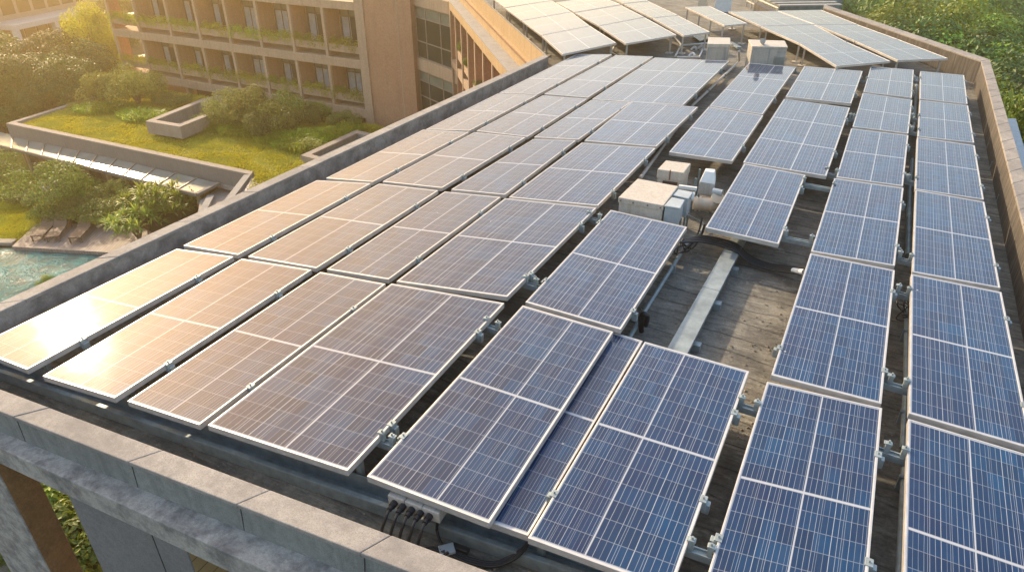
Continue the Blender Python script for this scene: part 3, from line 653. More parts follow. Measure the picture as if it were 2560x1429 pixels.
# front channel
zc = 0.14
c0 = onz(-120, 908, zc); ch = [onz(*p, zc) for p in [(114, 969), (316, 1030), (591, 1132), (860, 1217), (1122, 1305), (1297, 1372), (1438, 1432)]]
cdir = (ch[-1] - ch[0]).normalized(); cA = ch[0] - cdir * 1.7; cB = ch[-1] + cdir * 4
T = thing('steel_channel', 'long galvanised steel channel on the roof behind the front parapet', 'steel beam', tuple(ch[3]))
cn = Vector((-cdir.y, cdir.x, 0))
m = MB(); m.bar(cA + Vector((0, 0, -.065)), cB + Vector((0, 0, -.065)), .012, .13); m.bar(cA + cn * .09 + Vector((0, 0, -.128)), cB + cn * .09 + Vector((0, 0, -.128)), .19, .012); m.bar(cA + cn * .18 + Vector((0, 0, -.03)), cB + cn * .18 + Vector((0, 0, -.03)), .012, .2); m.bar(cA + cn * .02, cB + cn * .02, .045, .01)
m.build('channel', 'galvanised', T, .002)
for p, t in [((312, 1020), 1), ((595, 1128), 1), ((888, 1228), 1), ((1340, 1420), 1), ((110, 968), 1)]:
    q = onz(*p, .05) + cn * .10
    m = MB(); m.bar((q.x, q.y, .0), (q.x, q.y, ZP - .05), .06, .012, up=(0, 1, 0)); m.bar((q.x + .025, q.y + .02, .0), (q.x + .025, q.y + .02, ZP - .05), .012, .05, up=(0, 1, 0)); m.box(q.x - .09, q.x + .09, q.y - .07, q.y + .07, .0, .015)
    m.build('post', 'galvanised', T, .002)
# cable tray
T = thing('cable_tray', 'wide closed galvanised cable tray crossing the bare patch of roof', 'cable tray', tuple(onz(1760, 730, .2)))
a0, a1, b0, b1 = onz(1672, 862, .2), onz(1722, 878, .2), onz(1828, 592, .2), onz(1864, 600, .2)
dt = (b0 - a0).normalized(); a0 -= dt * .5; a1 -= dt * .5; b0 += dt * .5; b1 += dt * .5
m1, m2 = a0.lerp(b0, .48), a1.lerp(b1, .48)
for (p, q, r_, s_) in ((a0, a1, m2, m1), (m1 + dt * .006, m2 + dt * .006, b1, b0)):
    MB().prism([tuple(p.xy), tuple(q.xy), tuple(r_.xy), tuple(s_.xy)], .15, .2).build('tray_lid', 'tray_metal', T, .004)
nrm = (a1 - a0).normalized()
MB().prism([tuple((a0 + nrm * .02).xy), tuple((a1 - nrm * .02).xy), tuple((b1 - nrm * .02).xy), tuple((b0 + nrm * .02).xy)], .05, .149).build('tray_body', 'galvanised_dark', T)
for t in (.2, .45, .7):
    p = a1.lerp(b1, t); MB().box(p.x - .08, p.x + .07, p.y - .05, p.y + .05, 0.0, .10).build('bracket', 'galvanised', T, .004)

def pipe(name, pts, r, mat, label, cat, group=None, zs=None, n=8, straight=True, clips=()):
    P = [onz(p[0], p[1], p[2]) for p in pts]; T = thing(name, label, cat, tuple(P[0]), group)
    MB().tube(P if straight else bez(P, 8), r, n).build('tube', mat, T)
    for k in clips:
        i = int(k); p = P[i].lerp(P[i + 1], k - i); m = MB(); m.box(p.x - .05, p.x + .05, p.y - .02, p.y + .02, 0, p.z + r * 1.15); m.build('clip', 'galvanised', T, .003)
    return T
pipe('conduit_pipe', [(1848, 128, .55), (1848, 152, .12), (1838, 163, .08), (1733, 262, .08), (1600, 446, .08)], .035, 'pipe_white', 'pale conduit with an elbow running between the panels from the vented unit', 'pipe', clips=(2.3, 2.7, 3.4))
pipe('conduit_pipe', [(1720, 605, .1), (1610, 780, .1), (1570, 850, .1)], .03, 'galvanised', 'thin grey conduit on the roof left of the cable tray', 'pipe', clips=(.4,))
pipe('conduit_pipe', [(2246, 1500, .12), (2262, 1172, .12)], .035, 'galvanised', 'steel conduit in the near gap between the two right hand columns', 'pipe', clips=(.9,))
pipe('conduit_pipe', [(2258, 1120, .12), (2266, 960, .12), (2268, 760, .12)], .035, 'galvanised', 'steel conduit between right hand columns beside the cable bundle', 'pipe', clips=(.5, 1.6))
pipe('conduit_pipe', [(2271, 640, .14), (2275, 480, .14), (2282, 400, .14)], .05, 'galvanised_dark', 'dark doubled conduit between the two right hand columns', 'pipe')
pipe('conduit_pipe', [(2284, 330, .14), (2290, 245, .14), (2292, 195, .14)], .04, 'galvanised', 'pale conduit in the farthest gap between the right hand columns', 'pipe')
pipe('conduit_pipe', [(2325, 142, .10), (2362, 158, .10), (2418, 168, .10), (2440, 176, .10), (2452, 235, .10), (2470, 330, .10), (2493, 450, .10), (2520, 565, .10), (2545, 660, .10), (2590, 860, .10)], .032, 'pipe_white', 'long pale pipe following the foot of the right parapet', 'pipe', clips=(1.5, 2.5, 4.5, 5.3, 5.7, 6.4, 7.1))
pipe('conduit_pipe', [(1541, 110, .3), (1535, 118, .12), (1528, 132, .05), (1540, 138, .05)], .03, 'pipe_white', 'bent pale pipe at the end of the left wing column', 'pipe')
pipe('conduit_pipe', [(1686, 92, .3), (1703, 112, .1), (1688, 141, .06)], .03, 'pipe_white', 'bent white pipe lying by the small cream roof unit', 'pipe')
pipe('conduit_pipe', [(1700, 114, .08), (1768, 108, .08)], .03, 'box_white', 'straight white pipe left of the small cream roof unit', 'pipe')
pipe('conduit_pipe', [(1693, 143, .07), (1748, 143, .07), (1756, 125, .07)], .03, 'pipe_white', 'white pipe loop on the roof before the small cream roof unit', 'pipe')

# cables
def cable(pts, r, label, n=10, straight=False, mat='cable_black', name='black_cable', group=None, cat='cable'):
    P = bez([onz(p[0], p[1], p[2]) for p in pts], 8); o = MB().tube(P, r, 8).build(name, mat); tag(o, label, cat, group); return o
BUN = [0, 1, 2, 3]; bl = ['lowest strand', 'second strand from below', 'third strand from below', 'topmost strand']
for k in BUN:
    o_ = k * 5.5
    cable([(1700 + o_, 606 - k * 2.4, .30), (1760, 605 - o_ * .9, .26), (1835, 625 - o_ * 1.1, .24), (1872, 654 - o_, .12), (1920, 672 - o_ * .8, .08), (1985, 682 - o_ * .9, .2), (2035, 688 - o_ * .9, .3)], .018,
          f'{bl[k]} of the black cable bundle crossing over the steel tray', group='black cables over the tray')
T = tag(MB().tube([onz(1983, 676, .2), onz(2010, 680, .28)], .042, 10).build('cable_sleeve', 'box_white'), 'short white sleeve gripping the end of the cable bundle', 'sleeve')
cable([(1604, 828, .02), (1602, 800, .2), (1608, 785, .32), (1618, 790, .3), (1614, 812, .1)], .035, 'thick black hose loop at the corner of the panel before the cream box')
cable([(1762, 560, .4), (1752, 590, .2), (1730, 620, .1), (1708, 610, .25)], .018, 'black cable hanging below the small blue panel corner')
cable([(1755, 545, .35), (1744, 585, .15), (1712, 622, .2)], .014, 'second thin cable from the corner of the small blue panel')
tag(MB().tube(bez([onz(1716, 535, .4), onz(1748, 552, .15), onz(1758, 560, .1), onz(1750, 585, .05)], 6), .01, 6).build('thin_wire', 'galvanised'), 'thin grey wire running from the blue-grey switch box', 'wire')
# wire tangle
q = onz(2262, 775, .15)
pts = [q + Vector((random.uniform(-.1, .12), random.uniform(-.18, .18), random.uniform(-.1, .15))) for _ in range(14)]
tag(MB().tube(bez(pts, 5), .009, 6).build('wire_tangle', 'cable_black'), 'tangle of loose black wire under a rail between right hand columns', 'wire')
q = onz(1712, 618, .2)
pts = [q + Vector((random.uniform(-.14, .14), random.uniform(-.2, .2), random.uniform(-.1, .15))) for _ in range(14)]
tag(MB().tube(bez(pts, 5), .012, 6).build('wire_tangle', 'cable_black'), 'dark knot of connectors at the right corner of the blue-violet panel', 'wire')

# front junction box with five cables
jb = onz(1030, 1262, .33)
T = thing('junction_box', 'beige junction box with five black glands under the blue panel at the front', 'junction box', tuple(jb))
ja, jd = onz(968, 1236, .42), onz(1098, 1284, .42); dj = (jd - ja).normalized(); nj = Vector((-dj.y, dj.x, 0))
for k in range(3):
    s0 = ja.lerp(jd, k / 3 + .004); s1 = ja.lerp(jd, (k + 1) / 3 - .004)
    MB().prism([tuple(s0.xy), tuple(s1.xy), tuple((s1 + nj * .34).xy), tuple((s0 + nj * .34).xy)], .30, .42).build('housing', 'box_cream', T, .008)
cl = onz(1100, 1372, .06)
for k in range(5):
    g = ja.lerp(jd, .14 + k * .17); g = Vector((g.x, g.y, .36)); gg = g - nj * .09
    m = MB(); m.tube([g, g - nj * .05], .032, 10); m.tube([g - nj * .045, gg], .024, 10); m.build('cable_gland', 'cable_black', T)
    ex = onz(1085 + 9 * k, 1368 + 3 * k, .07 + .012 * k)
    pts = [gg, gg - nj * .06 + Vector((0, 0, -.04)), Vector((gg.x - .0, gg.y - .12, .16)), gg.lerp(ex, .45) + Vector((.0, -.08, -.30 + .03 * k)) * 1.0, ex]
    pts[3].z = .05
    tag(MB().tube(bez(pts, 8), .014, 8).build('black_cable', 'cable_black'), f'black cable hanging from the junction box, {ORD[k]} gland from its left end', 'cable', 'cables of the front junction box')
T = tag(MB().bar(onz(1098, 1378, .09), onz(1136, 1368, .09), .10, .03).build('cable_clip', 'box_grey', None, .005), 'pale grey clip holding the cables by the front parapet', 'clip')
T = tag(MB().bar(onz(1132, 1362, .08), onz(1172, 1378, .08), .05, .04).build('cable_connector', 'cable_black', None, .006), 'black inline connector right of the grey cable clip', 'connector')
for k in range(3):
    cable([(1125 + 4 * k, 1385 - 5 * k, .06), (1170, 1405 - 6 * k, .04), (1230, 1415 - 5 * k, .04), (1280, 1400 - 6 * k, .1), (1312, 1372 - 4 * k, .22), (1325, 1345, .36)], .013, f'{["lower", "middle", "upper"][k]} black cable swinging from the grey clip up to the vivid blue panel', group='cables from clip to panel')
cable([(1098, 1290, .34), (1092, 1320, .12), (1100, 1350, .06), (1112, 1368, .07)], .013, 'black cable falling from behind the junction box to the grey clip')

# ---------------------------------------------------------------- roof boxes
def rbox(name, label, cat, px, zt, zb=0.02, mat='box_cream', lid=0.07, lidmat=None, par=None, over=.02, doors=()):
    P = [onz(*p, zt) for p in px]; c = sum(P, Vector()) / 4
    T = thing(name, label, cat, (c.x, c.y, 0)) if par is None else par
    e = [p + (c - p).normalized() * over for p in P]
    MB().prism([tuple(p.xy) for p in e], zb, zt - lid).build('body', mat, T, .008)
    MB().prism([tuple(p.xy) for p in P], zt - lid + .001, zt).build('lid', lidmat or mat, T, .01)
    return T, P
T, P = rbox('roof_unit', 'large low cream metal box between the solar panels', 'roof unit', [(1546, 493), (1594.5, 446), (1696, 465), (1659, 513.5)], .66, lid=.09)
m = MB(); q = onz(1614, 507, .60); m.box(q.x - .03, q.x + .03, q.y - .03, q.y + .0, .52, .62); m.build('latch', 'rust', T, .004)
for t_ in (.06, .34, .66, .94):
    p = P[0].lerp(P[3], t_); MB().tube([(p.x, p.y - .002, .615), (p.x, p.y - .014, .615)], .012, 8).build('bolt', 'rust', T)
for t_ in (.05, .5, .95):
    p = P[3].lerp(P[2], t_); MB().tube([(p.x, p.y, .615), (p.x + .014, p.y, .615)], .012, 8).build('bolt', 'rust', T)
T, P = rbox('roof_unit', 'smaller upright cream box with an open front behind the large one', 'roof unit', [(1644, 423), (1665, 400.6), (1727.5, 408.5), (1709, 432)], .66, lid=.16)
a, b = P[0].lerp(P[3], .25), P[0].lerp(P[3], .82)
MB().bar((a.x, a.y - .005, .30), (b.x, b.y - .005, .30), .02, .34).build('shade_plate', 'inside_shade', T)  # flat dark plate stands for the shaded inside of the open front
q = P[0].lerp(P[3], .5); MB().bar((q.x, q.y - .012, .68), (q.x, q.y - .012, .5), .03, .015).build('latch', 'rust', T)
T, P = rbox('switch_box', 'blue-grey switch box on legs at the near right corner of the large cream box', 'switch box', [(1660, 514), (1680, 492), (1713, 499), (1701, 520)], .66, .36, 'box_grey', .025)
for a in (0, 3, 2): p = P[a].lerp(sum(P, Vector()) / 4, .2); MB().bar((p.x, p.y, 0), (p.x, p.y, .36), .03, .03).build('leg', 'galvanised', T)
T, P = rbox('switch_box', 'grey switch box tucked behind the blue-grey one', 'switch box', [(1681, 487), (1695, 472), (1733, 480), (1722, 496)], .64, .30, 'box_grey', .03)
for a in (2, 3): p = P[a].lerp(sum(P, Vector()) / 4, .2); MB().bar((p.x, p.y, 0), (p.x, p.y, .30), .03, .03).build('leg', 'galvanised', T)
# white motor housing with sloping top
T = thing('fan_motor', 'white fan motor housing with a sloping top and side pipe', 'motor', tuple(onz(1765, 485, .3)))
P = [onz(*p, .34) for p in [(1745, 480), (1750, 468), (1786, 472), (1783, 486)]]
MB().prism([tuple(p.xy) for p in P], .30, .52).build('body', 'box_pale', T, .01)
Q = [Vector((p.x, p.y, .521)) for p in P]; cc = sum(Q, Vector()) / 4; U = [q + (cc - q) * .35 + Vector((0, .06, .17)) for q in Q]
MB().add(Q + U, [(3, 2, 1, 0), (4, 5, 6, 7), (0, 1, 5, 4), (1, 2, 6, 5), (2, 3, 7, 6), (3, 0, 4, 7)]).build('hood', 'box_white', T, .012)
MB().tube([onz(1782, 478, .42), onz(1806, 483, .42)], .06, 12).build('side_pipe', 'box_grey', T)
for p in P[:4]: MB().bar((p.x, p.y, 0), (p.x, p.y, .30), .025, .025).build('leg', 'galvanised', T)
T = thing('duct_pipe', 'fat cream duct with ribbed joint and elbow in front of the fan motor', 'duct', tuple(onz(1760, 510, .2)))
pp = [onz(1733, 508, .22), onz(1780, 511, .22), onz(1790, 503, .26), onz(1795, 494, .36)]
MB().tube(bez(pp, 5), .11, 16).build('duct', 'pipe_cream', T)
for t in (.15, .35, .95): p = pp[0].lerp(pp[1], t); d = (pp[1] - pp[0]).normalized(); MB().tube([p - d * .015, p + d * .015], .125, 16).build('collar', 'pipe_cream', T)
T = thing('frame_stand', 'dark metal stand with a white strut beside the grey switch box', 'stand', tuple(onz(1735, 500, 0)))
for a, b in (((1732, 520), (1732, 485)),):
    p = onz(1728, 530, 0); MB().bar(p, p + Vector((0, 0, .62)), .03, .03).build('upright', 'galvanised_dark', T)
p = onz(1738, 505, 0); MB().bar(p, p + Vector((0, 0, .62)), .03, .03).build('upright', 'galvanised_dark', T)
MB().bar(onz(1697, 466, .6), onz(1742, 472, .6), .05, .05).build('strut', 'box_white', T)
MB().bar(onz(1735, 482, .62), onz(1730, 500, .55), .03, .04).build('strut', 'box_white', T)
# far units
T, P = rbox('roof_unit', 'small cream roof unit with grey front behind the widest panel', 'roof unit', [(1769, 110), (1771, 93.5), (1826, 94.5), (1826, 111)], .80, .05, 'box_pale', .10, 'box_cream')
for sx in (.12, .88): p = P[0].lerp(P[3], sx); MB().bar((p.x, p.y - .01, .3), (p.x, p.y - .01, .69), .05, .02).build('corner_strip', 'box_grey', T)
T, P = rbox('roof_unit', 'tall pale green-grey roof unit with a vent pipe on its lid', 'roof unit', [(1880, 116), (1871, 99), (1962, 102), (1970, 118)], .90, .02, 'box_pale', .05, 'box_cream')
MB().tube([onz(1907, 110, 0.90), onz(1907, 104, 1.00)], .05, 12).build('vent_pipe', 'box_white', T)
MB().tube([onz(1907, 104, 1.00), onz(1907, 103.0, 1.05)], .075, 12).build('vent_cap', 'box_pale', T)
p = P[0].lerp(P[3], .52); MB().bar((p.x, p.y - .022, .05), (p.x, p.y - .022, .84), .012, .008).build('panel_seam', 'galvanised_dark', T)
for t_ in (.08, .3, .78, .94):
    p = P[0].lerp(P[3], t_); MB().bar((p.x, p.y - .02, .74), (p.x, p.y - .02, .78), .03, .01).build('latch', 'galvanised', T)
p = P[0].lerp(P[3], .78); g_ = MB()
for k in range(9): g_.bar((p.x - .25, p.y - .024, .34 + k * .035), (p.x + .25, p.y - .024, .34 + k * .035), .012, .012)
g_.build('louvre_grille', 'galvanised_dark', T)
p0, p1 = P[0].lerp(P[3], .04), P[0].lerp(P[3], .5)
MB().bar((p0.x, p0.y - .018, .25), (p1.x, p1.y - .018, .25), .02, .34).build('dark_grille', 'galvanised_dark', T)
T, P = rbox('water_tank', 'cream tank box at the top edge left of the pale blue tank', 'tank', [(1746, -4), (1751, -16), (1770, -15), (1772, -4)], .7, .2, 'box_cream', .05)
T, P = rbox('water_tank', 'pale blue tank box standing on a dark base at the top edge', 'tank', [(1789, -4), (1794, -18), (1830, -17), (1832, -5)], .8, .25, 'box_white', .05)
MB().prism([tuple(p.xy) for p in P], 0, .249).build('base', 'galvanised_dark', T)
# litter on the far deck
for i, (x, y, lb) in enumerate([(1727, 125, 'small white fitting on the roof left of the small cream unit'), (1745, 122, 'white scrap fitting close to the small cream unit'), (1722, 141, 'white pipe stub standing before the widest panel')]):
    p = onz(x, y, .02); tag(MB().tube(bez([p, p + Vector((.1, .05, .1)), p + Vector((.2, -.05, .04))], 4), .04, 8).build('pipe_fitting', 'box_white'), lb, 'pipe fitting')
tag(MB().prism([tuple(onz(*p, 0).xy) for p in [(1725, 96), (1758, 89), (1776, 104), (1748, 112)]], .10, .13).build('metal_sheet', 'galvanised'), 'loose pale metal sheet behind the small cream roof unit', 'sheet')
tag(MB().bar(onz(1826, 107, .12), onz(1848, 120, .12), .16, .06).build('metal_sheet', 'galvanised', None, .01), 'short ribbed metal piece right of the small cream unit', 'sheet')
# far walls, railing and louvred roof
T = thing('louvred_roof', 'dark louvred metal roof beyond the far end of the wing', 'roof', tuple(onz(2000, 10, 0)))
MB().prism([tuple(onz(*p, .2).xy) for p in [(1948, 20), (2056, 19), (2105, 14), (2040, -20), (1880, -22)]], -.4, .45).build('roof_body', 'galvanised_dark', T)
for k in range(7):
    a = onz(1946 - k * 12, 14 - k * 6, .5); b = onz(2102 - k * 12, 12 - k * 6, .5); MB().bar(a, b, .28, .05).build('louvre', 'louvre', T)
T = thing('rail_fence', 'low cream pipe railing in front of the brown end wall of the wing', 'railing', tuple(onz(1900, 10, 0)))
ra, rb = onz(1870, -12, .5), onz(1946, 22, .5)
MB().tube([ra, rb], .04, 8).build('top_rail', 'box_cream', T); MB().tube([Vector((ra.x, ra.y, .25)), Vector((rb.x, rb.y, .25))], .03, 8).build('lower_rail', 'box_cream', T)
for k in range(7): p = ra.lerp(rb, k / 6); MB().tube([(p.x, p.y, 0), (p.x, p.y, .5)], .03, 8).build('post', 'box_cream', T)
MB().prism([tuple(onz(*p, .9).xy) for p in [(1890, -14), (1952, 16), (1960, 11), (1900, -18)]], 0, .55).build('end_wall', 'parapet_warm', B)
T = tag(MB().prism([tuple(onz(*p, -.8).xy) for p in [(2500, 296), (2540, 296), (2590, 470), (2620, 700), (2545, 560)]], -.95, -.8).build('metal_canopy', 'box_grey', None, .01), 'grey sheet metal canopy below the right parapet', 'canopy')

# grit, leaves and chips lying on the roof
dV, dF_ = [], []
for k in range(5200):
    if rng.random() < .55:
        q_ = onz(rng.uniform(1500, 2300), rng.uniform(380, 1100), .004)
    else:
        q_ = FLi.lerp(FRi, rng.random()) + Vector((0, abs(rng.normal()) * .35 + .02, 0)) if rng.random() < .5 else onz(rng.uniform(1400, 2480), rng.uniform(60, 420), .004)
    x, y = q_.x, q_.y
    if not in_poly(x, y, dk): continue
    s_ = .008 + .022 * rng.random() ** 3; a = rng.random() * 6.28; o_ = len(dV); h_ = s_ * .6
    for j in range(3): dV.append((x + math.cos(a + j * 2.1) * s_, y + math.sin(a + j * 2.1) * s_ * .7, .003 + rng.random() * .004))
    dV.append((x, y, .004 + h_)); dF_ += [(o_, o_ + 1, o_ + 3), (o_ + 1, o_ + 2, o_ + 3), (o_ + 2, o_, o_ + 3)]
o = bpy.data.objects.new('roof_debris', mesh_of('roof_debris', dV, dF_, 'debris')); COL.objects.link(o); tag(o, 'fine grit and dry leaf bits scattered over the roof deck', 'debris', kind='stuff')

# ================================================================ HOTEL
YH = 34.0
HX = [-50.85, -47.85, -44.5, -41.65, -38.78, -36.0, -33.2, -30.52, -27.9]
DEP = 1.3
Ht = thing('hotel_building', 'brown brick hotel with rows of planted balconies', 'building', (-40, 36, ZG))
bands = [(-1.62, -1.15), (-4.98, -4.45), (-8.02, -7.45)]
for z0, z1 in bands: MB().box(HX[0] - .1, HX[-1] + .3, YH - .12, YH + DEP + .2, z0, z1).build('balcony_slab', 'hotel_render', Ht, .02)
MB().box(HX[0] - .1, HX[-1] + .3, YH + DEP, YH + 14, bands[0][0] + .02, bands[0][1] + .35).build('roof', 'ledge_pale', Ht)
MB().box(HX[1], HX[-1] + 3, YH + DEP + .01, YH + 14, bands[2][0] + .005, bands[0][1]).build('wall', 'hotel_brick', Ht)
floors = [(-4.45, -1.62), (-7.45, -4.98)]
plants_spots = []
for fi, (z0, z1) in enumerate(floors):
    for i, x in enumerate(HX[:-1]):
        MB().box(x - .10, x + .10, YH - .10, YH + .05, z0, z1).build('post', 'hotel_render', Ht)
        MB().box(x - .09, x + .09, YH + .051, YH + (DEP if i else .9), z0 + .002, z1 - .002).build('partition_wall', 'hotel_brick', Ht)
        x0, x1 = x + .12, HX[i + 1] - .12
        MB().box(x0, x1, YH - .02, YH + .34, z0 + .34, z0 + .78).build('planter_box', 'hotel_render', Ht, .01)
        plants_spots.append((fi, i, (x0 + x1) / 2, (x1 - x0), YH + .12, z0 + .78))
        if i:
            wx0, wx1 = x0 + .12, x0 + 1.45; yb = YH + DEP
            Wn = MB(); fz0, fz1 = z0 + .05, z1 - .12
            for a in (wx0, (wx0 + wx1) / 2, wx1): Wn.box(a - .04, a + .04, yb - .07, yb - .001, fz0, fz1)
            for c in (fz0 + .04, fz1 - .5, fz1 - .04): Wn.box(wx0, wx1, yb - .065, yb - .003, c - .035, c + .035)
            fr = Wn.build('window_frame', 'window_frame', Ht)
            MB().box(wx0, wx1, yb - .03, yb - .004, fz0, fz1).build('pane', 'window_glass', fr)
            cu = MB()
            ncu = 9; cx0, cx1 = wx0 + .1, wx0 + random.choice([.6, .75, 1.1]); n0 = [(cx0 + (cx1 - cx0) * k / ncu, yb - .045 - .012 * (k % 2)) for k in range(ncu + 1)]
            for k in range(ncu): cu.quad((n0[k][0], n0[k][1], fz0 + .1), (n0[k + 1][0], n0[k + 1][1], fz0 + .1), (n0[k + 1][0], n0[k + 1][1], fz1 - .55), (n0[k][0], n0[k][1], fz1 - .55))
            cu.build('curtain', 'curtain', fr)
            MB().box(wx0 + .05, wx1 - .05, yb - .04, yb - .031, fz1 - .46, fz1 - .08).build('transom_pane', 'blind_glass', fr)
# undercroft
for x in HX[1:] : MB().box(x - .14, x + .14, YH + .1, YH + .5, ZG, bands[2][0]).build('post', 'hotel_render', Ht)
MB().box(HX[0], HX[-1] + 3, YH + 3.2, YH + 3.5, ZG, bands[2][0]).build('wall', 'hotel_brick', Ht)
for i in range(1, 8): MB().box(HX[i] + .5, HX[i] + 2.2, YH + 3.15, YH + 3.199, ZG + .2, ZG + 2.3).build('dark_opening', 'window_glass', Ht)
# end post and brick pier
MB().box(HX[-1] - .08, HX[-1] + .55, YH - .14, YH + .5, ZG, bands[0][1] + .4).build('end_pier', 'hotel_render', Ht)
MB().box(HX[-1] + .551, HX[-1] + 3.85, YH - .05, YH + 6, ZG, bands[0][1] + 1.5).build('brick_pier', 'hotel_brick', Ht)
xj = HX[-1] + 2.9
MB().box(xj - .03, xj + .03, YH - .058, YH - .049, ZG, 1).build('joint', 'hotel_render', Ht)
# glazed link
g0 = Vector((HX[-1] + 3.85, YH + .4, 0)); g1 = onv(1140, 20, (-20.0, 32.3), (1, 0)); g1.z = 0; gd = (g1 - g0).normalized(); gl = (g1 - g0).length; gn = Vector((-gd.y, gd.x, 0))
Lk = thing('glazed_link', 'glazed corridor block linking the brick pier to the far wing', 'building', tuple(g0))
def gp(s, k): p = g0 + gd * s + gn * k; return (p.x, p.y)
for z0, z1 in [(-1.10, -.45), (-4.62, -3.95), (-7.75, -7.1), (ZG, ZG + .5)]:
    MB().prism([gp(0, -.12), gp(gl, -.12), gp(gl, 3), gp(0, 3)], z0, z1).build('floor_band', 'hotel_render', Lk, .02)
MB().prism([gp(0, 2.6), gp(gl, 2.6), gp(gl, 2.9), gp(0, 2.9)], ZG, -.9).build('wall', 'hotel_brick', Lk)
for z0, z1 in [(-3.95, -1.10), (-7.1, -4.62)]:
    m = MB()
    for s in (.03, gl * .26, gl * .62, gl - .04): m.prism([gp(s - .035, -.02), gp(s + .035, -.02), gp(s + .035, .08), gp(s - .035, .08)], z0, z1)
    for zz in (z0 + .04, z0 + .95, z1 - .62, z1 - .04): m.prism([gp(0, -.015), gp(gl, -.015), gp(gl, .07), gp(0, .07)], zz - .03, zz + .03)
    fr = m.build('window_frame', 'mullion', Lk)
    MB().prism([gp(0, .02), gp(gl, .02), gp(gl, .03), gp(0, .03)], z0, z1 - .64).build('pane', 'window_glass', fr)
    MB().prism([gp(0, .021), gp(gl, .021), gp(gl, .031), gp(0, .031)], z1 - .62, z1).build('blind_pane', 'blind_glass', fr)

# ---------------------------------------------------------------- garden pavilion with green roof
Pv = thing('garden_pavilion', 'low garden pavilion with a planted green roof and glass canopy', 'building', tuple(onz(400, 400, ZG)))
gA, gB, gC, gD = onz(15, 308, ZH), onz(245, 237, ZH), onz(627, 436, ZH), onz(592, 482, ZH)
dAC = (gC - gA).normalized(); dAB = (gB - gA).normalized()
gE = gB + dAB * 2.2; far = Vector((-26.2, 32.6, 0))
roofpoly = [gA, gC, gD + (gD - gC) * 1.0, Vector((-20.5, 19.5, 0)), Vector((-20.5, 32.0, 0)), Vector((-26, 33.2, 0)), Vector((-46, 33.0, 0)), gE]
inner = [(p.x, p.y) for p in roofpoly]
MB().prism(inner, ZH - 1.0, ZH - .22).build('roof', 'garden_concrete', Pv)
cw = .38
nAC = Vector((-dAC.y, dAC.x, 0)); nAB = Vector((dAB.y, -dAB.x, 0))
nAC = nAC if nAC.y > 0 else -nAC; nAB = nAB if nAB.x > 0 else -nAB
iA = isect(gA + nAC * cw, dAC, gA + nAB * cw, dAB)
dCD = (gD - gC).normalized(); gD2 = gC + dCD * 5; nCD = Vector((dCD.y, -dCD.x, 0)); nCD = nCD if nCD.x < 0 else -nCD
gC2 = gC; iC = isect(gA + nAC * cw, dAC, gC, dCD)
MB().prism([tuple(gA.xy), tuple(gC.xy), tuple(iC.xy), tuple(iA.xy)], ZH - .9, ZH).build('coping', 'garden_concrete', Pv, .01)
MB().prism([tuple(gA.xy), tuple(iA.xy), tuple((isect(gA + nAB * cw, dAB, gE, Vector((1, 0, 0)))).xy), tuple(gE.xy)], ZH - .9, ZH - .002).build('coping', 'garden_concrete', Pv, .01)
MB().prism([tuple((gC + dCD * .002).xy), tuple((gD2).xy), tuple((gD2 + nCD * cw * .9).xy), tuple((gC + nCD * cw * .9).xy)], ZH - .9, ZH - .004).build('coping', 'ledge_pale', Pv, .01)
nO = -nAC
MB().prism([tuple((gA + nO * .02).xy), tuple((gC + nO * .02).xy), tuple((gC + nO * .0005).xy), tuple((gA + nO * .0005).xy)], ZH - .95, ZH - .06).build('fascia', 'fascia', Pv)
# wall under canopy
w0 = gA + nAC * .3; w1 = gC + nAC * .3
MB().prism([tuple(w0.xy), tuple(w1.xy), tuple((w1 + nAC * .3).xy), tuple((w0 + nAC * .3).xy)], ZG, ZH - .95).build('wall', 'brick_fine', Pv)
L = (w1 - w0).length; nb = 10
for k in range(nb):
    a = w0 + dAC * (L * (k + .12) / nb); b = w0 + dAC * (L * (k + .72) / nb)
    fr = MB().prism([tuple((a + nO * .03).xy), tuple((b + nO * .03).xy), tuple((b + nO * .001).xy), tuple((a + nO * .001).xy)], ZG + .1, ZG + 2.2).build('door_frame', 'window_frame', Pv)
    MB().prism([tuple((a + dAC * .08 + nO * .04).xy), tuple((b - dAC * .08 + nO * .04).xy), tuple((b - dAC * .08 + nO * .031).xy), tuple((a + dAC * .08 + nO * .031).xy)], ZG + .2, ZG + 2.1).build('pane', 'window_glass', fr)
# canopy
Cn = thing('glass_canopy', 'sloping glass canopy of twelve panes along the pavilion front', 'canopy', tuple(onz(300, 400, ZG)))
zc1, zc0 = ZH - .80, ZH - .98
oL, oR, iR, iL = onz(0, 364, zc0), onz(492, 486, zc0), onz(548, 458, zc1), onz(0, 330, zc1)
ext = .10; oL2 = oL + (oL - oR) * ext; iL2 = iL + (iL - iR) * ext
NPn = 13
for k in range(NPn):
    a, b = oL2.lerp(oR, k / NPn), oL2.lerp(oR, (k + 1) / NPn); c, d = iL2.lerp(iR, (k + 1) / NPn), iL2.lerp(iR, k / NPn)
    MB().add([a, b, c, d] + [v - Vector((0, 0, .02)) for v in (a, b, c, d)], [(0, 1, 2, 3), (7, 6, 5, 4), (0, 4, 5, 1), (2, 6, 7, 3)]).build('pane', 'canopy_glass', Cn)
    MB().bar(a + Vector((0, 0, .025)), d + Vector((0, 0, .025)), .06, .05).build('glazing_bar', 'mullion', Cn)
MB().bar(oR + Vector((0, 0, .0)), iR + Vector((0, 0, .0)), .22, .14).build('end_beam', 'fascia', Cn)
MB().bar(oL2 - Vector((0, 0, .03)), oR - Vector((0, 0, .03)), .12, .16).build('edge_beam', 'fascia', Cn)
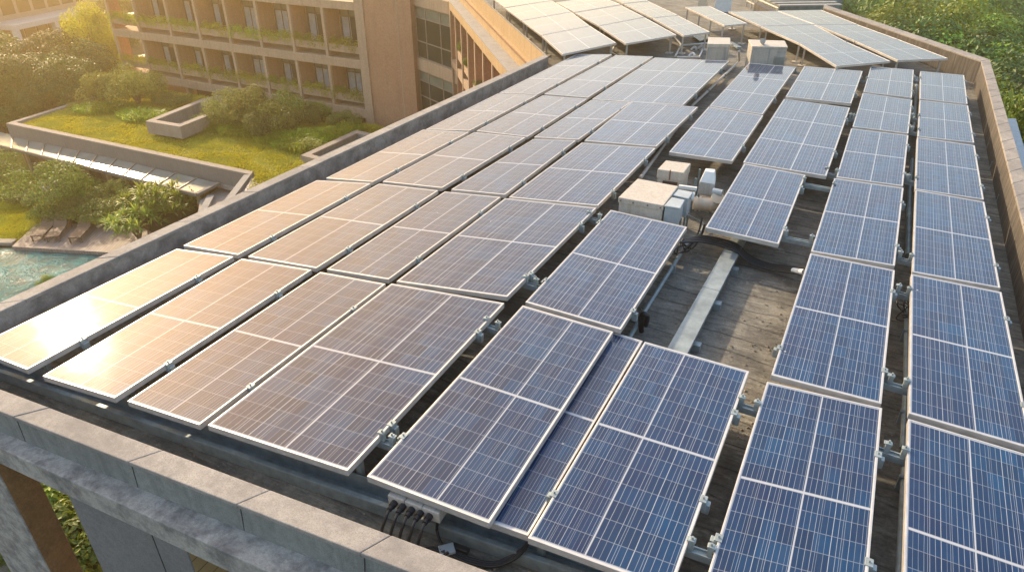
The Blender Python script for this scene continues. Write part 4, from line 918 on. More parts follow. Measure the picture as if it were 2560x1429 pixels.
for k, t in enumerate((.2, .33, .46, .6, .74, .88, .985)):
    p = oL2.lerp(oR, t) + nAC * .25; MB().bar((p.x, p.y, ZG), (p.x, p.y, zc0 - .1), .14, .14).build('post', 'timber_post', Cn)
# lower terrace slab right of canopy
MB().prism([tuple(onz(*p, ZH - 1.3).xy) for p in [(500, 500), (560, 462), (640, 480), (690, 520), (560, 620), (480, 620)]], ZH - 1.55, ZH - 1.3).build('terrace_slab', 'garden_concrete', Pv)
MB().bar(onz(500, 545, ZH - 1.2), onz(528, 492, ZH - 1.2), .35, .2).build('beam', 'ledge_pale', Pv)
MB().bar(onz(545, 462, ZH - 1.0), onz(606, 478, ZH - 1.0), .18, .2).build('beam', 'garden_concrete', Pv)
# rooftop light wells
def well(name, label, px, z, h, wd=.42, inner='parapet_grey'):
    P = [onz(*p, z) for p in px]; T = thing(name, label, 'light well', tuple(P[0].xy) + (ZH,)); n = len(P)
    c = sum(P, Vector()) / n; I = []
    for i in range(n):
        a, b, d = P[i - 1], P[i], P[(i + 1) % n]; e1_ = (b - a).normalized(); e2_ = (d - b).normalized()
        n1 = Vector((-e1_.y, e1_.x, 0)); n1 = n1 if (c - b).dot(n1) > 0 else -n1; n2 = Vector((-e2_.y, e2_.x, 0)); n2 = n2 if (c - b).dot(n2) > 0 else -n2
        I.append(isect(a + n1 * wd, e1_, b + n2 * wd, e2_))
    for i in range(n):
        j = (i + 1) % n
        MB().prism([tuple(P[i].xy), tuple(P[j].xy), tuple(I[j].xy), tuple(I[i].xy)], z - h, z + .001 * i).build('wall', 'garden_concrete', T, .01)
    MB().prism([tuple(p.xy) for p in I], z - h, z - h + .05).build('floor', inner, T)
    m = MB()
    for i in range(n):
        j = (i + 1) % n; a, b = I[i], I[j]; k = (Vector((c.x, c.y, 0)) - (a + b) / 2).normalized() * .01
        m.quad((a.x + k.x, a.y + k.y, z - h + .05), (b.x + k.x, b.y + k.y, z - h + .05), (b.x + k.x, b.y + k.y, z - .06), (a.x + k.x, a.y + k.y, z - .06))
    m.build('lining', inner, T)
well('light_well', 'long rectangular concrete light well in the middle of the green roof', [(363, 303), (497, 250), (590, 262), (450, 317)], ZH + .75, .73)
well('light_well', 'concrete light well at the right edge of the green roof', [(751, 388), (890, 325), (985, 345), (835, 410)], ZH + .35, .33)
tag(MB().prism([tuple(onz(*p, ZH + .3).xy) for p in [(497, 249), (545, 237), (600, 247), (585, 262)]], ZH - .3, ZH + .3).build('roof_slab_cover', 'garden_concrete', None, .01), 'flat concrete cover slab behind the long light well', 'slab')
# roof lawn
RG = [iA + nAC * .15 + nAB * .15, iC + nAC * .1, onz(592, 482, ZH) + Vector((.3, .2, 0)), Vector((-22.0, 20.0, 0)), Vector((-20.6, 31.5, 0)), Vector((-26, 33.1, 0)), Vector((-46, 32.9, 0)), gE + nAB * .5]
o = MB().poly([(p.x, p.y, ZH - .15) for p in RG]).build('roof_lawn', 'lawn_ground'); o['kind'] = 'structure'
o = MB().poly([(p.x, p.y, ZH - .13) for p in [onz(627, 437, ZH), onz(660, 445, ZH), onz(640, 480, ZH), onz(595, 500, ZH)]]).build('gravel_strip', 'gravel'); o['kind'] = 'structure'

# ---------------------------------------------------------------- garden ground, pool, deck, lawn, paths
def sheet(name, px, z, mat, kind='structure', pts=None):
    P = pts or [onz(*p, z) for p in px]; P = [Vector((p[0], p[1], z)) for p in P]
    A = sum(P[i].x * P[(i + 1) % len(P)].y - P[(i + 1) % len(P)].x * P[i].y for i in range(len(P)))
    if A < 0: P.reverse()
    o = MB().poly(P).build(name, mat); o['kind'] = kind; return o
sheet('lawn', [(-400, 380), (90, 380), (180, 520), (110, 560), (60, 604), (-400, 600)], ZG - .02, 'lawn_ground')
dkp = [onz(30, 618, ZG), onz(95, 558, ZG), onz(345, 566, ZG), onz(420, 600, ZG), onz(330, 640, ZG), onz(265, 632, ZG)]
o = MB().prism([tuple(p.xy) for p in dkp], ZG - .14, ZG + .04).build('pool_deck', 'deck_timber'); o['kind'] = 'structure'
pool = [(-75, 2), (-75, 19.0)] + [tuple(onz(-100, 612, ZG).xy), tuple(onz(50, 612, ZG).xy), tuple(dkp[0].lerp(dkp[1], .2).xy), tuple(dkp[4].lerp(dkp[3], .1).xy), (-18.0, 17.5), tuple(onz(149, 1229, ZG).xy), tuple(onz(85, 1273, ZG).xy), (-17.2, 2)]
pool = [(-60, 2), tuple(onz(-350, 640, ZG).xy)] + pool[2:]
sheet('pool_water', None, ZG - .16, 'pool_water', pts=[(a, b) for a, b in pool])
w_a, w_b = onz(-300, 600, ZG), onz(36, 604, ZG)
o = MB().bar(w_a + Vector((0, 0, -.03)), w_b + Vector((0, 0, -.03)), .45, .16).build('pool_kerb', 'paving'); o['kind'] = 'structure'
pe0, pe1 = onz(149, 1229, ZG), onz(85, 1273, ZG)
sheet('pavement', None, ZG + .0, 'paving', pts=[tuple(pe0.xy), tuple((pe0 + Vector((0, 7, 0))).xy), (-9, 14), (-4, 6), (-4, 1), (-17.2, 1), tuple(pe1.xy)])
k0, k1 = onz(60, 1205, ZG), onz(76, 1192, ZG); dd_ = (k1 - k0)
tag(MB().bar(k0 - dd_ * 3 + Vector((0, 0, .1)), k1 + dd_ * 3 + Vector((0, 0, .1)), .18, .1).build('pool_edge_bar', 'white_paint', None, .01), 'pale coping bar at the pool edge seen below the roof ledge', 'coping')
sheet('path', None, ZG - .28, 'asphalt', pts=[tuple(onz(*p, ZG).xy) for p in [(-200, 262), (0, 238), (120, 215), (200, 190), (215, 200), (130, 222), (0, 250), (-200, 285)]])

# ---------------------------------------------------------------- vegetation
def leafcloud(clumps, per, size, flat=1.0, seed=0, asp=0.55, hang=0.0):
    r = np.random.default_rng(seed); V = []; F = []
    for (cx, cy, cz, cr) in clumps:
        n = max(6, int(per * cr ** 2))
        d = r.normal(size=(n, 3)); d /= np.linalg.norm(d, axis=1)[:, None]
        rad = cr * (0.72 + 0.36 * r.random(n) ** 0.8)
        c = np.array([cx, cy, cz]) + d * rad[:, None] * np.array([1, 1, flat])
        # leaf orientation: near the outward direction with scatter
        nd = d + r.normal(size=(n, 3)) * 0.28 + np.array([0, 0, 0.25]); nd /= np.linalg.norm(nd, axis=1)[:, None]
        t = np.cross(nd, r.normal(size=(n, 3))); t /= np.linalg.norm(t, axis=1)[:, None]; b = np.cross(nd, t)
        s = size * (0.6 + 0.8 * r.random(n))[:, None]
        p0 = c - t * s; p1 = c + b * s * asp + nd * s * .15; p2 = c + t * s; p3 = c - b * s * asp + nd * s * .15
        o = len(V)
        V += np.stack([p0, p1, p2, p3], 1).reshape(-1, 3).tolist()
        F += [(o + 4 * k, o + 4 * k + 1, o + 4 * k + 2, o + 4 * k + 3) for k in range(n)]
    return V, F
def tree_proto(seed, mat, R_=1.0, H=1.0, nclump=34, per=260, size=0.055, bark='bark', trunk_h=0.9):
    r = np.random.default_rng(seed); cl = []
    for k in range(nclump):
        a = r.random() * 6.283; e = r.random(); rr = R_ * (0.3 + 0.62 * r.random() ** .35) ; z = trunk_h + H * (0.05 + 0.95 * e)
        k2 = math.sqrt(max(0.05, 1 - ((z - trunk_h) / H * 2 - 0.8) ** 2 * .55))
        cl.append((math.cos(a) * rr * k2, math.sin(a) * rr * k2, z, 0.22 + 0.26 * r.random() ** 1.3))
    V, F = leafcloud(cl, per, size, 0.85, seed)
    cm = mesh_of('crown', V, F, mat)
    m = MB(); m.tube([(0, 0, 0), (0.02, 0, trunk_h * .6), (0, 0.02, trunk_h + H * .6)], [.07, .05, .02], 8)
    for c in cl[::4]:
        s = trunk_h * (0.7 + .5 * r.random()); m.tube(bez([(0, 0, s), (c[0] * .5, c[1] * .5, (s + c[2]) / 2 - .05), (c[0], c[1], c[2])], 3), [.03, .028, .025, .02, .015, .01, .008], 5)
    tm = bpy.data.meshes.new('trunk'); tm.from_pydata([tuple(v) for v in m.v], [], m.f); tm.materials.append(M[bark]); tm.update()
    return cm, tm
forest = [tree_proto(s, mt, .95, 1.0, 30, 5200, .030) for s, mt in ((1, 'leaf_forest'), (2, 'leaf_forest'), (3, 'leaf_yellow'), (4, 'leaf_forest'))]
def place_tree(pr, loc, s, rz, name, label, cat='tree', group=None, sz=None):
    T = thing(name, label, cat, loc, group); T.scale = (s, s, sz or s); T.rotation_euler = (0, 0, rz)
    for nm, me in (('crown', pr[0]), ('trunk', pr[1])):
        if me is None: continue
        o = bpy.data.objects.new(nm, me); COL.objects.link(o); o.parent = T
    return T
# right-hand woods: (crown top pixel x, y), distance factor through assumed crown height
FT = [(2130, -5, 1), (2190, 30, 0), (2265, -10, 0), (2330, 35, 2), (2400, 30, 2), (2420, -10, 1), (2480, -15, 3), (2545, 0, 2), (2600, 50, 0), (2260, 60, 1), (2290, 88, 2), (2350, 95, 0),
      (2420, 60, 2), (2478, 100, 1), (2540, 110, 3), (2440, 118, 2), (2500, 150, 1), (2555, 170, 2), (2605, 200, 0), (2520, 215, 3), (2570, 260, 2), (2620, 320, 1), (2540, 300, 1), (2600, 380, 3), (2160, 10, 2), (2215, -20, 1), (2380, 0, 0), (2560, 60, 1), (2630, 140, 3), (2585, 440, 2), (2080, -12, 0)]
FL_ = {0: 'dark green dense tree', 1: 'mid green rounded tree', 2: 'sunlit yellow-green tree', 3: 'deep green shaded tree'}
def where(x, y):
    h = 'at the far top' if y < 25 else ('halfway up the woods' if y < 130 else 'below the right parapet')
    return h
nm_c = {}
lab_adj = ['with a broad crown', 'with a narrow crown', 'with a lumpy crown', 'with a ragged crown', 'with a leaning crown', 'with a spreading crown']
for i, (x, y, k) in enumerate(FT):
    s = random.uniform(2.7, 3.9); ztop = ZG + s * 2.35 + random.uniform(-.5, .5)
    p = onz(x, y + 12, ztop)
    lb = f'{FL_[k]} {where(x, y)}'
    nm_c[lb] = nm_c.get(lb, 0) + 1
    j = nm_c[lb]
    lb2 = lb + (f', {ORD[j - 1]} from left')
    place_tree(forest[(k if k < 3 else 3)], (p.x, p.y, ZG - .3), s, random.uniform(0, 6.28), 'broadleaf_tree', lb2, group='trees of the woods right of the roof', sz=s * 1.25)
o = MB()
# far-off wood that reads as a mass
cl = []
for i in range(170):
    x = rng.uniform(-40, 150); y = rng.uniform(20, 170)
    if x < 18 and y < 60: continue
    if x < y * -0.05 - 2: continue
    cl.append((x, y, ZG + rng.uniform(.5, 3.0), rng.uniform(2.5, 4.0)))
V, F = leafcloud(cl, 60, .2, .8, 55)
o = bpy.data.objects.new('woodland', mesh_of('woodland', V, F, 'leaf_under')); COL.objects.link(o); tag(o, 'dense dark green woodland filling the ground beyond the roof', 'woods', kind='stuff')
# left distance: golden trees around the white villa
FT2 = [(40, 118, 1, 4.2), (110, 100, 0, 4.6), (180, 108, 3, 4.4), (10, 160, 0, 4.4), (80, 155, 1, 4.2), (150, 150, 3, 4.4), (-20, 90, 1, 4.6), (300, -20, 2, 4.5), (262, 25, 2, 4.4), (-50, 150, 3, 4.4), (125, 195, 1, 3.4), (45, 195, 3, 3.4)]
FT2 = [(x, y + 26, k, s * .60) for x, y, k, s in FT2]
for i, (x, y, k, s) in enumerate(FT2):
    p = onz(x, y, ZG + s * 1.6); lb = ['hazy round tree below the white villa', 'hazy golden tree in the garden by the top left corner'][y < 100]
    place_tree(forest[k], (p.x, p.y, ZG - .3), s, random.uniform(0, 6), 'broadleaf_tree', f'{lb}, {ORD[i]} of the hazy group', group='hazy trees on the left')
bt = tree_proto(11, 'leaf_gold', .95, 1.5, 40, 3600, .034)
p = onz(262, 246, ZG)
place_tree(bt, (p.x, p.y, ZG - .3), 2.3, .6, 'conical_tree', 'bright yellow-green backlit tree beside the left end of the hotel', sz=2.9)

# shrubs
def shrub_mesh(seed, n=16, per=520, size=.05, mat='leaf_shrub', flat=.75, asp=.4):
    r = np.random.default_rng(seed); cl = []
    for k in range(n):
        a = r.random() * 6.283; q = math.sqrt(r.random()) * .75; cl.append((math.cos(a) * q, math.sin(a) * q, .12 + .66 * (1 - q * q * .9) * (.15 + .85 * r.random() ** .6), .20 + .16 * r.random()))
    V, F = leafcloud(cl, per, size, flat, seed, asp); return mesh_of('foliage', V, F, mat)
SH = [shrub_mesh(21, 18, 4200, .036), shrub_mesh(22, 20, 4200, .036), shrub_mesh(23, 16, 3800, .038, 'leaf_garden'), shrub_mesh(24, 18, 3200, .042, 'leaf_yellow')]
def shrub(mesh, px, z, w_, h_, label, group=None, name='shrub', cat='shrub', stem=True):
    p = onz(px[0], px[1], z) if len(px) == 2 else Vector(px)
    T = thing(name, label, cat, (p.x, p.y, z), group); T.scale = (w_, w_, h_); T.rotation_euler = (0, 0, random.uniform(0, 6))
    o = bpy.data.objects.new('foliage', mesh); COL.objects.link(o); o.parent = T
    if stem:
        m = MB()
        for k in range(4): a = k * 1.6; m.tube([(0, 0, 0), (math.cos(a) * .25, math.sin(a) * .25, .5)], [.04, .02], 5)
        me = bpy.data.meshes.new('stem'); me.from_pydata([tuple(v) for v in m.v], [], m.f); me.materials.append(M['bark']); o2 = bpy.data.objects.new('stem', me); COL.objects.link(o2); o2.parent = T
    return T
zg = ZH - .15
shrub(SH[0], (268, 262), zg, 1.9, 2.4, 'left one of two big round shrubs at the far left of the green roof')
shrub(SH[1], (348, 262), zg, 2.2, 2.8, 'right one of two big round shrubs at the far left of the green roof')
shrub(SH[1], (585, 315), zg, 1.8, 2.4, 'tall shrub just right of the long light well')
shrub(SH[0], (640, 325), zg, 2.0, 2.8, 'tallest broad shrub in the middle of the green roof')
shrub(SH[2], (690, 338), zg, 1.8, 2.2, 'dark bluish shrub right of the tallest roof shrub')
shrub(SH[1], (715, 310), zg, 1.7, 2.2, 'shrub behind the dark bluish one near the hotel')
shrub(SH[2], (775, 310), zg, 1.3, 1.6, 'low leafy shrub below the hotel undercroft')
shrub(SH[3], (805, 300), zg, .9, 1.3, 'fresh light green shrub below the hotel undercroft')
shrub(SH[2], (860, 325), zg, 1.2, 1.3, 'dark shrub at the corner beyond the right light well')
shrub(SH[2], (440, 262), zg, 1.6, 1.0, 'low dark shrub at the far edge of the green roof before the hotel')
# tufted grasses on the roof
def tuft_mesh(seed, n, spread, h, wd=.02, mat='blade_bright', lean=.6):
    r = np.random.default_rng(seed); V = []; F = []
    for k in range(n):
        a = r.random() * 6.283; q = math.sqrt(r.random()) * spread; x, y = math.cos(a) * q, math.sin(a) * q
        la = r.random() * 6.283; ll = lean * h * (0.3 + r.random()); hh = h * (.6 + .5 * r.random()) * (1 - .35 * q / max(spread, .01))
        dx, dy = math.cos(la), math.sin(la); sx, sy = -dy * wd, dx * wd; o = len(V)
        V += [(x - sx, y - sy, 0), (x + sx, y + sy, 0), (x + dx * ll * .4 + sx, y + dy * ll * .4 + sy, hh * .75), (x + dx * ll * .4 - sx, y + dy * ll * .4 - sy, hh * .75), (x + dx * ll, y + dy * ll, hh * .85)]
        F += [(o, o + 1, o + 2, o + 3), (o + 3, o + 2, o + 4)]
    return mesh_of('blades', V, F, mat)
TF = [tuft_mesh(31 + k, 420, .8, .7, .022) for k in range(3)]
tp = []
for (x0, y0, x1, y1, n, nm) in [(525, 315, 760, 372, 15, 'front border of the right shrub bed'), (600, 322, 745, 352, 7, 'inner row of the right shrub bed'), (755, 372, 870, 335, 10, 'strip left of the right light well'), (205, 270, 385, 300, 10, 'front border of the left shrub bed')]:
    for k in range(n):
        t = k / (n - 1); x = x0 + (x1 - x0) * t + random.uniform(-5, 5); y = y0 + (y1 - y0) * t + random.uniform(-4, 4) + (6 * math.sin(t * 9))
        p = onz(x, y, zg); T = thing('grass_tuft', f'bright grass tuft in the {nm}, {ORD[k] if k < 13 else str(k + 1) + "th"} from left', 'ornamental grass', (p.x, p.y, zg), 'grass tufts on the green roof')
        s = random.uniform(.8, 1.25); T.scale = (s, s, s * random.uniform(.85, 1.2)); T.rotation_euler = (0, 0, random.uniform(0, 6))
        o = bpy.data.objects.new('blades', TF[k % 3]); COL.objects.link(o); o.parent = T
# mown but tufty grass over roof lawn and garden lawn
def grass_field(name, label, P, z, n, h, wd, mat, lean=1.2, patch=.9):
    xs = [p[0] for p in P]; ys = [p[1] for p in P]; V = []; F = []; k = 0
    while k < n:
        x = rng.uniform(min(xs), max(xs)); y = rng.uniform(min(ys), max(ys))
        if not in_poly(x, y, P): continue
        k += 1
        hh = h * (.5 + rng.random() * .6) * (1 + patch * .5 * (math.sin(x * 2.1 + math.sin(y * 3.3) * 1.7) + math.sin(y * 2.7 + x * .9)) * .5)
        hh = max(hh, .03); a = rng.random() * 6.283
        # clumps lean together
        la = 2.2 * math.sin(x * 1.3) + 1.9 * math.cos(y * 1.7) + rng.normal() * .7
        dx, dy = math.cos(la) * hh * lean, math.sin(la) * hh * lean; sx, sy = math.cos(a) * wd, math.sin(a) * wd; o = len(V)
        V += [(x - sx, y - sy, z), (x + sx, y + sy, z), (x + dx, y + dy, z + hh)]; F.append((o, o + 1, o + 2))
    o = bpy.data.objects.new(name, mesh_of(name, V, F, mat)); COL.objects.link(o); tag(o, label, 'grass', kind='stuff')
grass_field('roof_grass', 'sunlit yellow-green grass covering the green roof', [(p.x, p.y) for p in RG], ZH - .16, 90000, .13, .035, 'blade')
grass_field('lawn_grass', 'green garden lawn left of the pool', [tuple(onz(*p, ZG).xy) for p in [(-60, 400), (95, 440), (170, 540), (60, 602), (-60, 600)]], ZG - .02, 40000, .10, .03, 'blade')

# balcony plants
BPm = []
for s in range(4):
    r = np.random.default_rng(60 + s); cl = [(x, r.normal() * .06 - .05, .12 + r.random() * .12 - (.22 if r.random() < .35 else 0), .16 + .1 * r.random()) for x in np.linspace(-1.15, 1.15, 15)]
    V, F = leafcloud(cl, 2200, .036, .8, 70 + s, .45); BPm.append(mesh_of('foliage', V, F, 'leaf_gold' if s % 2 else 'blade_bright'))
for (fi, i, x, wd, y, z) in plants_spots:
    fl = ['upper', 'lower'][fi]; nb_ = 7 - i
    T = thing('balcony_plant', f'plants in the {fl} floor balcony planter, {ORD[nb_]} bay from the brick pier', 'plant', (x, y, z - .02), 'planted balcony boxes of the hotel')
    T.scale = (wd / 2.5, 1.5, 1.35); o = bpy.data.objects.new('foliage', BPm[(i + fi) % 4]); COL.objects.link(o); o.parent = T
# plants on the wing balconies
for k, (px, lb) in enumerate([((1160, 122), 'hanging plant high on the shaded wall of the far wing'), ((1178, 155), 'bushy plant in the wing planter above the sloping slab'), ((1202, 206), 'small plant just behind the left parapet on the wing facade')]):
    q = onv(px[0], px[1], off(cOut, .35), WD); shrub(SH[2 if k else 3], (q.x, q.y, 0), q.z - .3, .45, .7, lb, name='balcony_plant', cat='plant', stem=False)
    MB().prism([tuple((off(q, -.2) - WD * .9).xy), tuple((off(q, -.2) + WD * .9).xy), tuple((off(q, .22) + WD * .9).xy), tuple((off(q, .22) - WD * .9).xy)], q.z - .65, q.z - .25).build('planter_box', 'hotel_render', B)
# tables on end balconies
for k, (zf, lb) in enumerate([(-4.45, 'white table top on the upper end balcony of the hotel'), (-7.45, 'white table on the lower end balcony of the hotel')]):
    T = thing('balcony_table', lb, 'table', (HX[0] + 1.5, YH + .9, zf)); x, y = HX[0] + 1.5, YH + .9
    MB().tube([(x, y, zf + .98), (x, y, zf + 1.03)], .5, 20).build('table_top', 'white_paint', T); MB().tube([(x, y, zf), (x, y, zf + .98)], .04, 8).build('leg', 'mullion', T)

# garden hedges, shrubs and palms around deck
def strap_plant(seed, n=120, L=.5, mat='leaf_palm', wd=.03):
    r = np.random.default_rng(seed); V = []; F = []
    for c in range(26):
        a0 = r.random() * 6.283; q = math.sqrt(r.random()) * .8; bx, by, bz = math.cos(a0) * q, math.sin(a0) * q, .15 + .75 * (1 - q * .7) * r.random() + .2
        for k in range(n // 6):
            a = r.random() * 6.283; e = r.uniform(.1, 1.3); dx, dy, dz = math.cos(a) * math.cos(e), math.sin(a) * math.cos(e), math.sin(e); l = L * r.uniform(.6, 1)
            sx, sy = -math.sin(a) * wd, math.cos(a) * wd; o = len(V)
            V += [(bx, by, bz), (bx + dx * l * .5 + sx, by + dy * l * .5 + sy, bz + dz * l * .5), (bx + dx * l, by + dy * l, bz + dz * l - l * .25), (bx + dx * l * .5 - sx, by + dy * l * .5 - sy, bz + dz * l * .5)]
            F.append((o, o + 1, o + 2, o + 3))
    return mesh_of('foliage', V, F, mat)
SP = [strap_plant(41), strap_plant(42, 150, .42)]
for k, (px, w_, h_, lb) in enumerate([((350, 600), 1.5, 1.9, 'spiky leaved plant at the lower right of the deck by the parapet'), ((400, 570), 1.7, 2.3, 'tall spiky leaved plant in the middle of the clump right of the deck'), ((450, 548), 1.7, 2.0, 'spiky leaved plant under the right end of the canopy'), ((372, 575), 1.3, 1.5, 'smaller spiky plant at the deck corner')]):
    shrub(SP[k % 2], px, ZG, w_, h_, lb, name='spiky_plant', cat='plant', group='spiky plants right of the deck')
for k, (px, w_, h_, m_, lb) in enumerate([((140, 552), 1.3, 1.3, 3, 'low bright hedge ball behind the left lounger'), ((185, 552), 1.5, 1.3, 2, 'dark low hedge ball behind the middle lounger'), ((235, 556), 1.5, 1.2, 3, 'low hedge ball behind the right lounger'), ((285, 560), 1.4, 1.3, 3, 'low hedge ball beside the garden lamp'),
                                     ((300, 525), 1.7, 1.9, 2, 'round dark clipped shrub against the pavilion wall'), ((335, 532), 1.4, 1.5, 1, 'grey-green shrub right of the round clipped one'), ((215, 508), 1.6, 1.9, 3, 'large light green shrub before the pavilion wall'), ((250, 530), 1.4, 1.4, 2, 'dark shrub between hedge and pavilion'), ((165, 525), 1.3, 1.2, 2, 'dark undergrowth below the pale branched tree'), ((60, 500), 1.4, 1.0, 2, 'dark low shrub at the lawn edge'), ((110, 520), 1.2, 1.0, 2, 'small dark shrub under the pale branched tree')]):
    shrub(SH[m_], px, ZG, w_, h_, lb, group='garden shrubs by the deck')
# pale branched tree
pb = tree_proto(77, 'leaf_garden', 1.15, .55, 34, 900, .04, 'bark_pale', .8)
p = onz(130, 535, ZG); place_tree(pb, (p.x, p.y, ZG), 1.75, 1.0, 'frangipani_tree', 'flat crowned tree with pale bare branches beside the lawn')
pb2 = tree_proto(78, 'leaf_garden', 1.0, .8, 34, 900, .04, 'bark', .5)
p = onz(0, 470, ZG); place_tree(pb2, (p.x, p.y, ZG), 1.5, 1.0, 'broadleaf_tree', 'dark green tree at the left edge above the lawn')
# hedge rows outside the green roof (left)
for k in range(12):
    t = k / 11; x, y = -30 + 250 * t, 300 - 88 * t + 6 * math.sin(k * 2.2); p = onz(x, y, ZG + .6)
    shrub(SH[(k * 3 + 1) % 4], (p.x, p.y, 0), ZG - .2, 1.9, 2.0, f'hedge shrub outside the left edge of the green roof, {ORD[k]} from the left', group='hedge shrubs left of the pavilion')
for k in range(9):
    t = k / 8; x, y = -20 + 190 * t, 272 - 66 * t; p = onz(x, y, ZG + .6)
    shrub(SH[3 if k < 6 else 0], (p.x, p.y, 0), ZG - .2, 2.2, 1.6, f'bright hedge shrub between the path and the pavilion, {ORD[k]} from the left', group='bright hedge shrubs by the path')
for k in range(6):
    t = k / 5; x, y = 330 + 150 * t, 226 - 3 * t; p = onz(x, y, ZG + .6)
    shrub(SH[(k) % 3], (p.x, p.y, 0), ZG - .2, 1.3, 1.7, f'shadowed shrub below the hotel balconies, {ORD[k]} from the left', group='shrubs below the hotel')
# plants far below the roof ledge at the lower left
big = shrub_mesh(91, 22, 900, .085, 'leaf_yellow', .7, .5); big2 = shrub_mesh(92, 22, 900, .085, 'leaf_garden', .7, .5)
for k, (px, w_, lb) in enumerate([((160, 1290), 1.1, 'yellow-green leafy bush at the top of the gap below the ledge'), ((150, 1340), 1.2, 'leafy bush in the middle of the gap below the ledge'), ((205, 1350), 1.2, 'leafy bush against the grey wall below the ledge'), ((180, 1400), 1.2, 'leafy bush at the bottom of the gap below the ledge'), ((235, 1415), 1.1, 'green bush by the foot of the grey wall'), ((5, 1400), 1.2, 'green bush left of the stone column'), ((150, 1440), 1.2, 'lowest leafy bush between column and wall')]):
    shrub([big, big2][k % 2], px, ZG, w_, 1.4, lb, group='bushes below the front ledge')
# tiny climbing sprigs beyond the left parapet
for k, (px, lb) in enumerate([((112, 690), 'larger leafy sprig showing over the left parapet by the pool'), ((78, 705), 'smaller leafy sprig showing over the left parapet by the pool')]):
    p = onz(px[0], px[1], ZG + 3); shrub(SH[2], (p.x, p.y, 0), ZG + 2.2, .5 - .15 * k, .9 - .3 * k, lb, name='leafy_sprig', cat='plant', stem=False)
    pass

# ---------------------------------------------------------------- loungers, lamps
def lounger(foot, head, wdp, label):
    F_, H_ = onz(*foot, ZG + .3), onz(*head, ZG + .3); d = (H_ - F_); d.z = 0; d.normalize(); n = Vector((-d.y, d.x, 0)); Lg = 1.95; wd = .62
    T = thing('sun_lounger', label, 'sun lounger', (F_.x, F_.y, ZG + .04), 'brown woven sun loungers on the deck')
    z = ZG + .34; a = F_; hinge = a + d * 1.2
    def pt(s, k, zz): q = a + d * s + n * k; return Vector((q.x, q.y, zz))
    MB().bar(pt(0, 0, z), pt(1.2, 0, z), wd, .06).build('seat', 'wicker', T, .01)
    MB().bar(pt(1.2, 0, z + .01), pt(1.85, 0, z + .36), wd, .05).build('backrest', 'wicker', T, .01)
    MB().bar(pt(1.5, 0, z), pt(1.95, 0, z), wd * .98, .04).build('frame', 'wicker', T)
    for s, k in ((.06, -.27), (.06, .27), (1.8, -.27), (1.8, .27)): MB().bar(pt(s, k, ZG + .04), pt(s, k, z - .02), .05, .05).build('leg', 'wicker', T)
lounger((92, 592), (128, 556), 0, 'leftmost brown sun lounger with raised back on the pool deck')
lounger((130, 594), (160, 556), 0, 'middle brown sun lounger with raised back on the pool deck')
lounger((186, 596), (212, 568), 0, 'right hand brown sun lounger standing apart on the pool deck')
T = thing('garden_lantern', 'small white lantern standing on the deck edge before the hedge', 'lantern', tuple(onz(248, 566, ZG)))
p = onz(248, 566, ZG + .04); m = MB(); m.box(p.x - .12, p.x + .12, p.y - .12, p.y + .12, ZG + .04, ZG + .08); m.box(p.x - .13, p.x + .13, p.y - .13, p.y + .13, ZG + .5, ZG + .55)
for a in (-.1, .1):
    for b in (-.1, .1): m.bar((p.x + a, p.y + b, ZG + .08), (p.x + a, p.y + b, ZG + .5), .03, .03)
m.build('cage', 'white_paint', T); MB().tube([(p.x, p.y, ZG + .08), (p.x, p.y, ZG + .35)], .06, 10).build('candle', 'lamp_glass', T)
p = onz(213, 516, ZG + .5)
tag(MB().tube([(p.x, p.y, ZG), (p.x, p.y, ZG + .45), (p.x + .05, p.y, ZG + .5)], [.1, .28, .3], 14).build('garden_stool', 'white_paint'), 'white garden stool half hidden behind the hedge', 'stool')

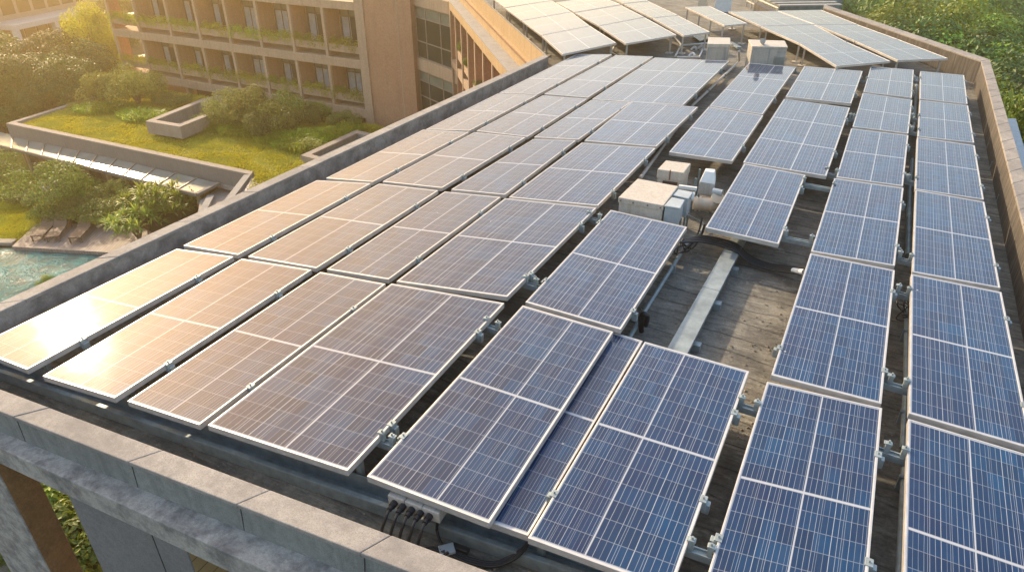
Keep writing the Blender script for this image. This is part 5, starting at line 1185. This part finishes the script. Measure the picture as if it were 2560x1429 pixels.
# ---------------------------------------------------------------- white villa
Vl = thing('white_villa', 'white modern villa with a deep framed veranda in the golden haze', 'building', tuple(onz(120, 90, ZG)))
zv = ZG + 3.2
v0 = onz(35, 64, zv); v1 = onz(248, 19, zv); dv = (v1 - v0); dv.z = 0; Lv = dv.length; dv.normalize(); nv = Vector((-dv.y, dv.x, 0)); nv = nv if nv.y > 0 and nv.dot(v0) > 0 else (nv if nv.dot(v0) > 0 else -nv)
def vp(s, k): q = v0 + dv * s + nv * k; return (q.x, q.y)
MB().prism([vp(0, 0), vp(Lv, 0), vp(Lv, 6), vp(0, 6)], zv - .5, zv).build('veranda_slab', 'white_render', Vl, .02)
for s in (0, Lv * .43, Lv - .5): MB().prism([vp(s, .02), vp(s + .5, .02), vp(s + .5, .6), vp(s, .6)], ZG, zv - .501).build('column', 'white_render', Vl, .02)
MB().prism([vp(.2, 3.5), vp(Lv - .2, 3.5), vp(Lv - .2, 5.5), vp(.2, 5.5)], ZG, zv - .502).build('wall', 'garden_concrete', Vl)
for k in range(6):
    s = 1 + k * (Lv - 2) / 6
    MB().prism([vp(s, 3.4), vp(s + 1.4, 3.4), vp(s + 1.4, 3.49), vp(s, 3.49)], ZG + .2, zv - .9).build('window', 'window_glass', Vl)
MB().prism([vp(-3, 3), vp(Lv + 6, 3), vp(Lv + 6, 9), vp(-3, 9)], zv + .001, zv + 3.0).build('wall', 'garden_concrete', Vl)
for k in range(9):
    s = -2 + k * (Lv + 6) / 9
    MB().prism([vp(s, 2.93), vp(s + 1.5, 2.93), vp(s + 1.5, 2.999), vp(s, 2.999)], zv + .5, zv + 2.6).build('window', 'window_glass', Vl)
MB().prism([vp(-5, 1.5), vp(Lv + 6, 1.5), vp(Lv + 6, 10), vp(-5, 10)], zv + 3.001, zv + 3.5).build('roof', 'white_render', Vl, .02)

# ---------------------------------------------------------------- golden evening haze
m = bpy.data.materials.new('haze'); m.use_nodes = True; t = m.node_tree; t.nodes.remove(t.nodes['Principled BSDF'])
pv = t.nodes.new('ShaderNodeVolumePrincipled'); pv.inputs['Color'].default_value = (1.0, 0.83, 0.48, 1); pv.inputs['Density'].default_value = 0.0032; pv.inputs['Anisotropy'].default_value = 0.80
t.links.new(pv.outputs[0], t.nodes['Material Output'].inputs['Volume'])
M['haze'] = m
hz = MB().box(-160, 120, -60, 220, ZG - 1.5, 8.0).build('haze', 'haze'); hz['kind'] = 'stuff'; tag(hz, 'warm evening haze hanging over the garden and roofs', 'haze')
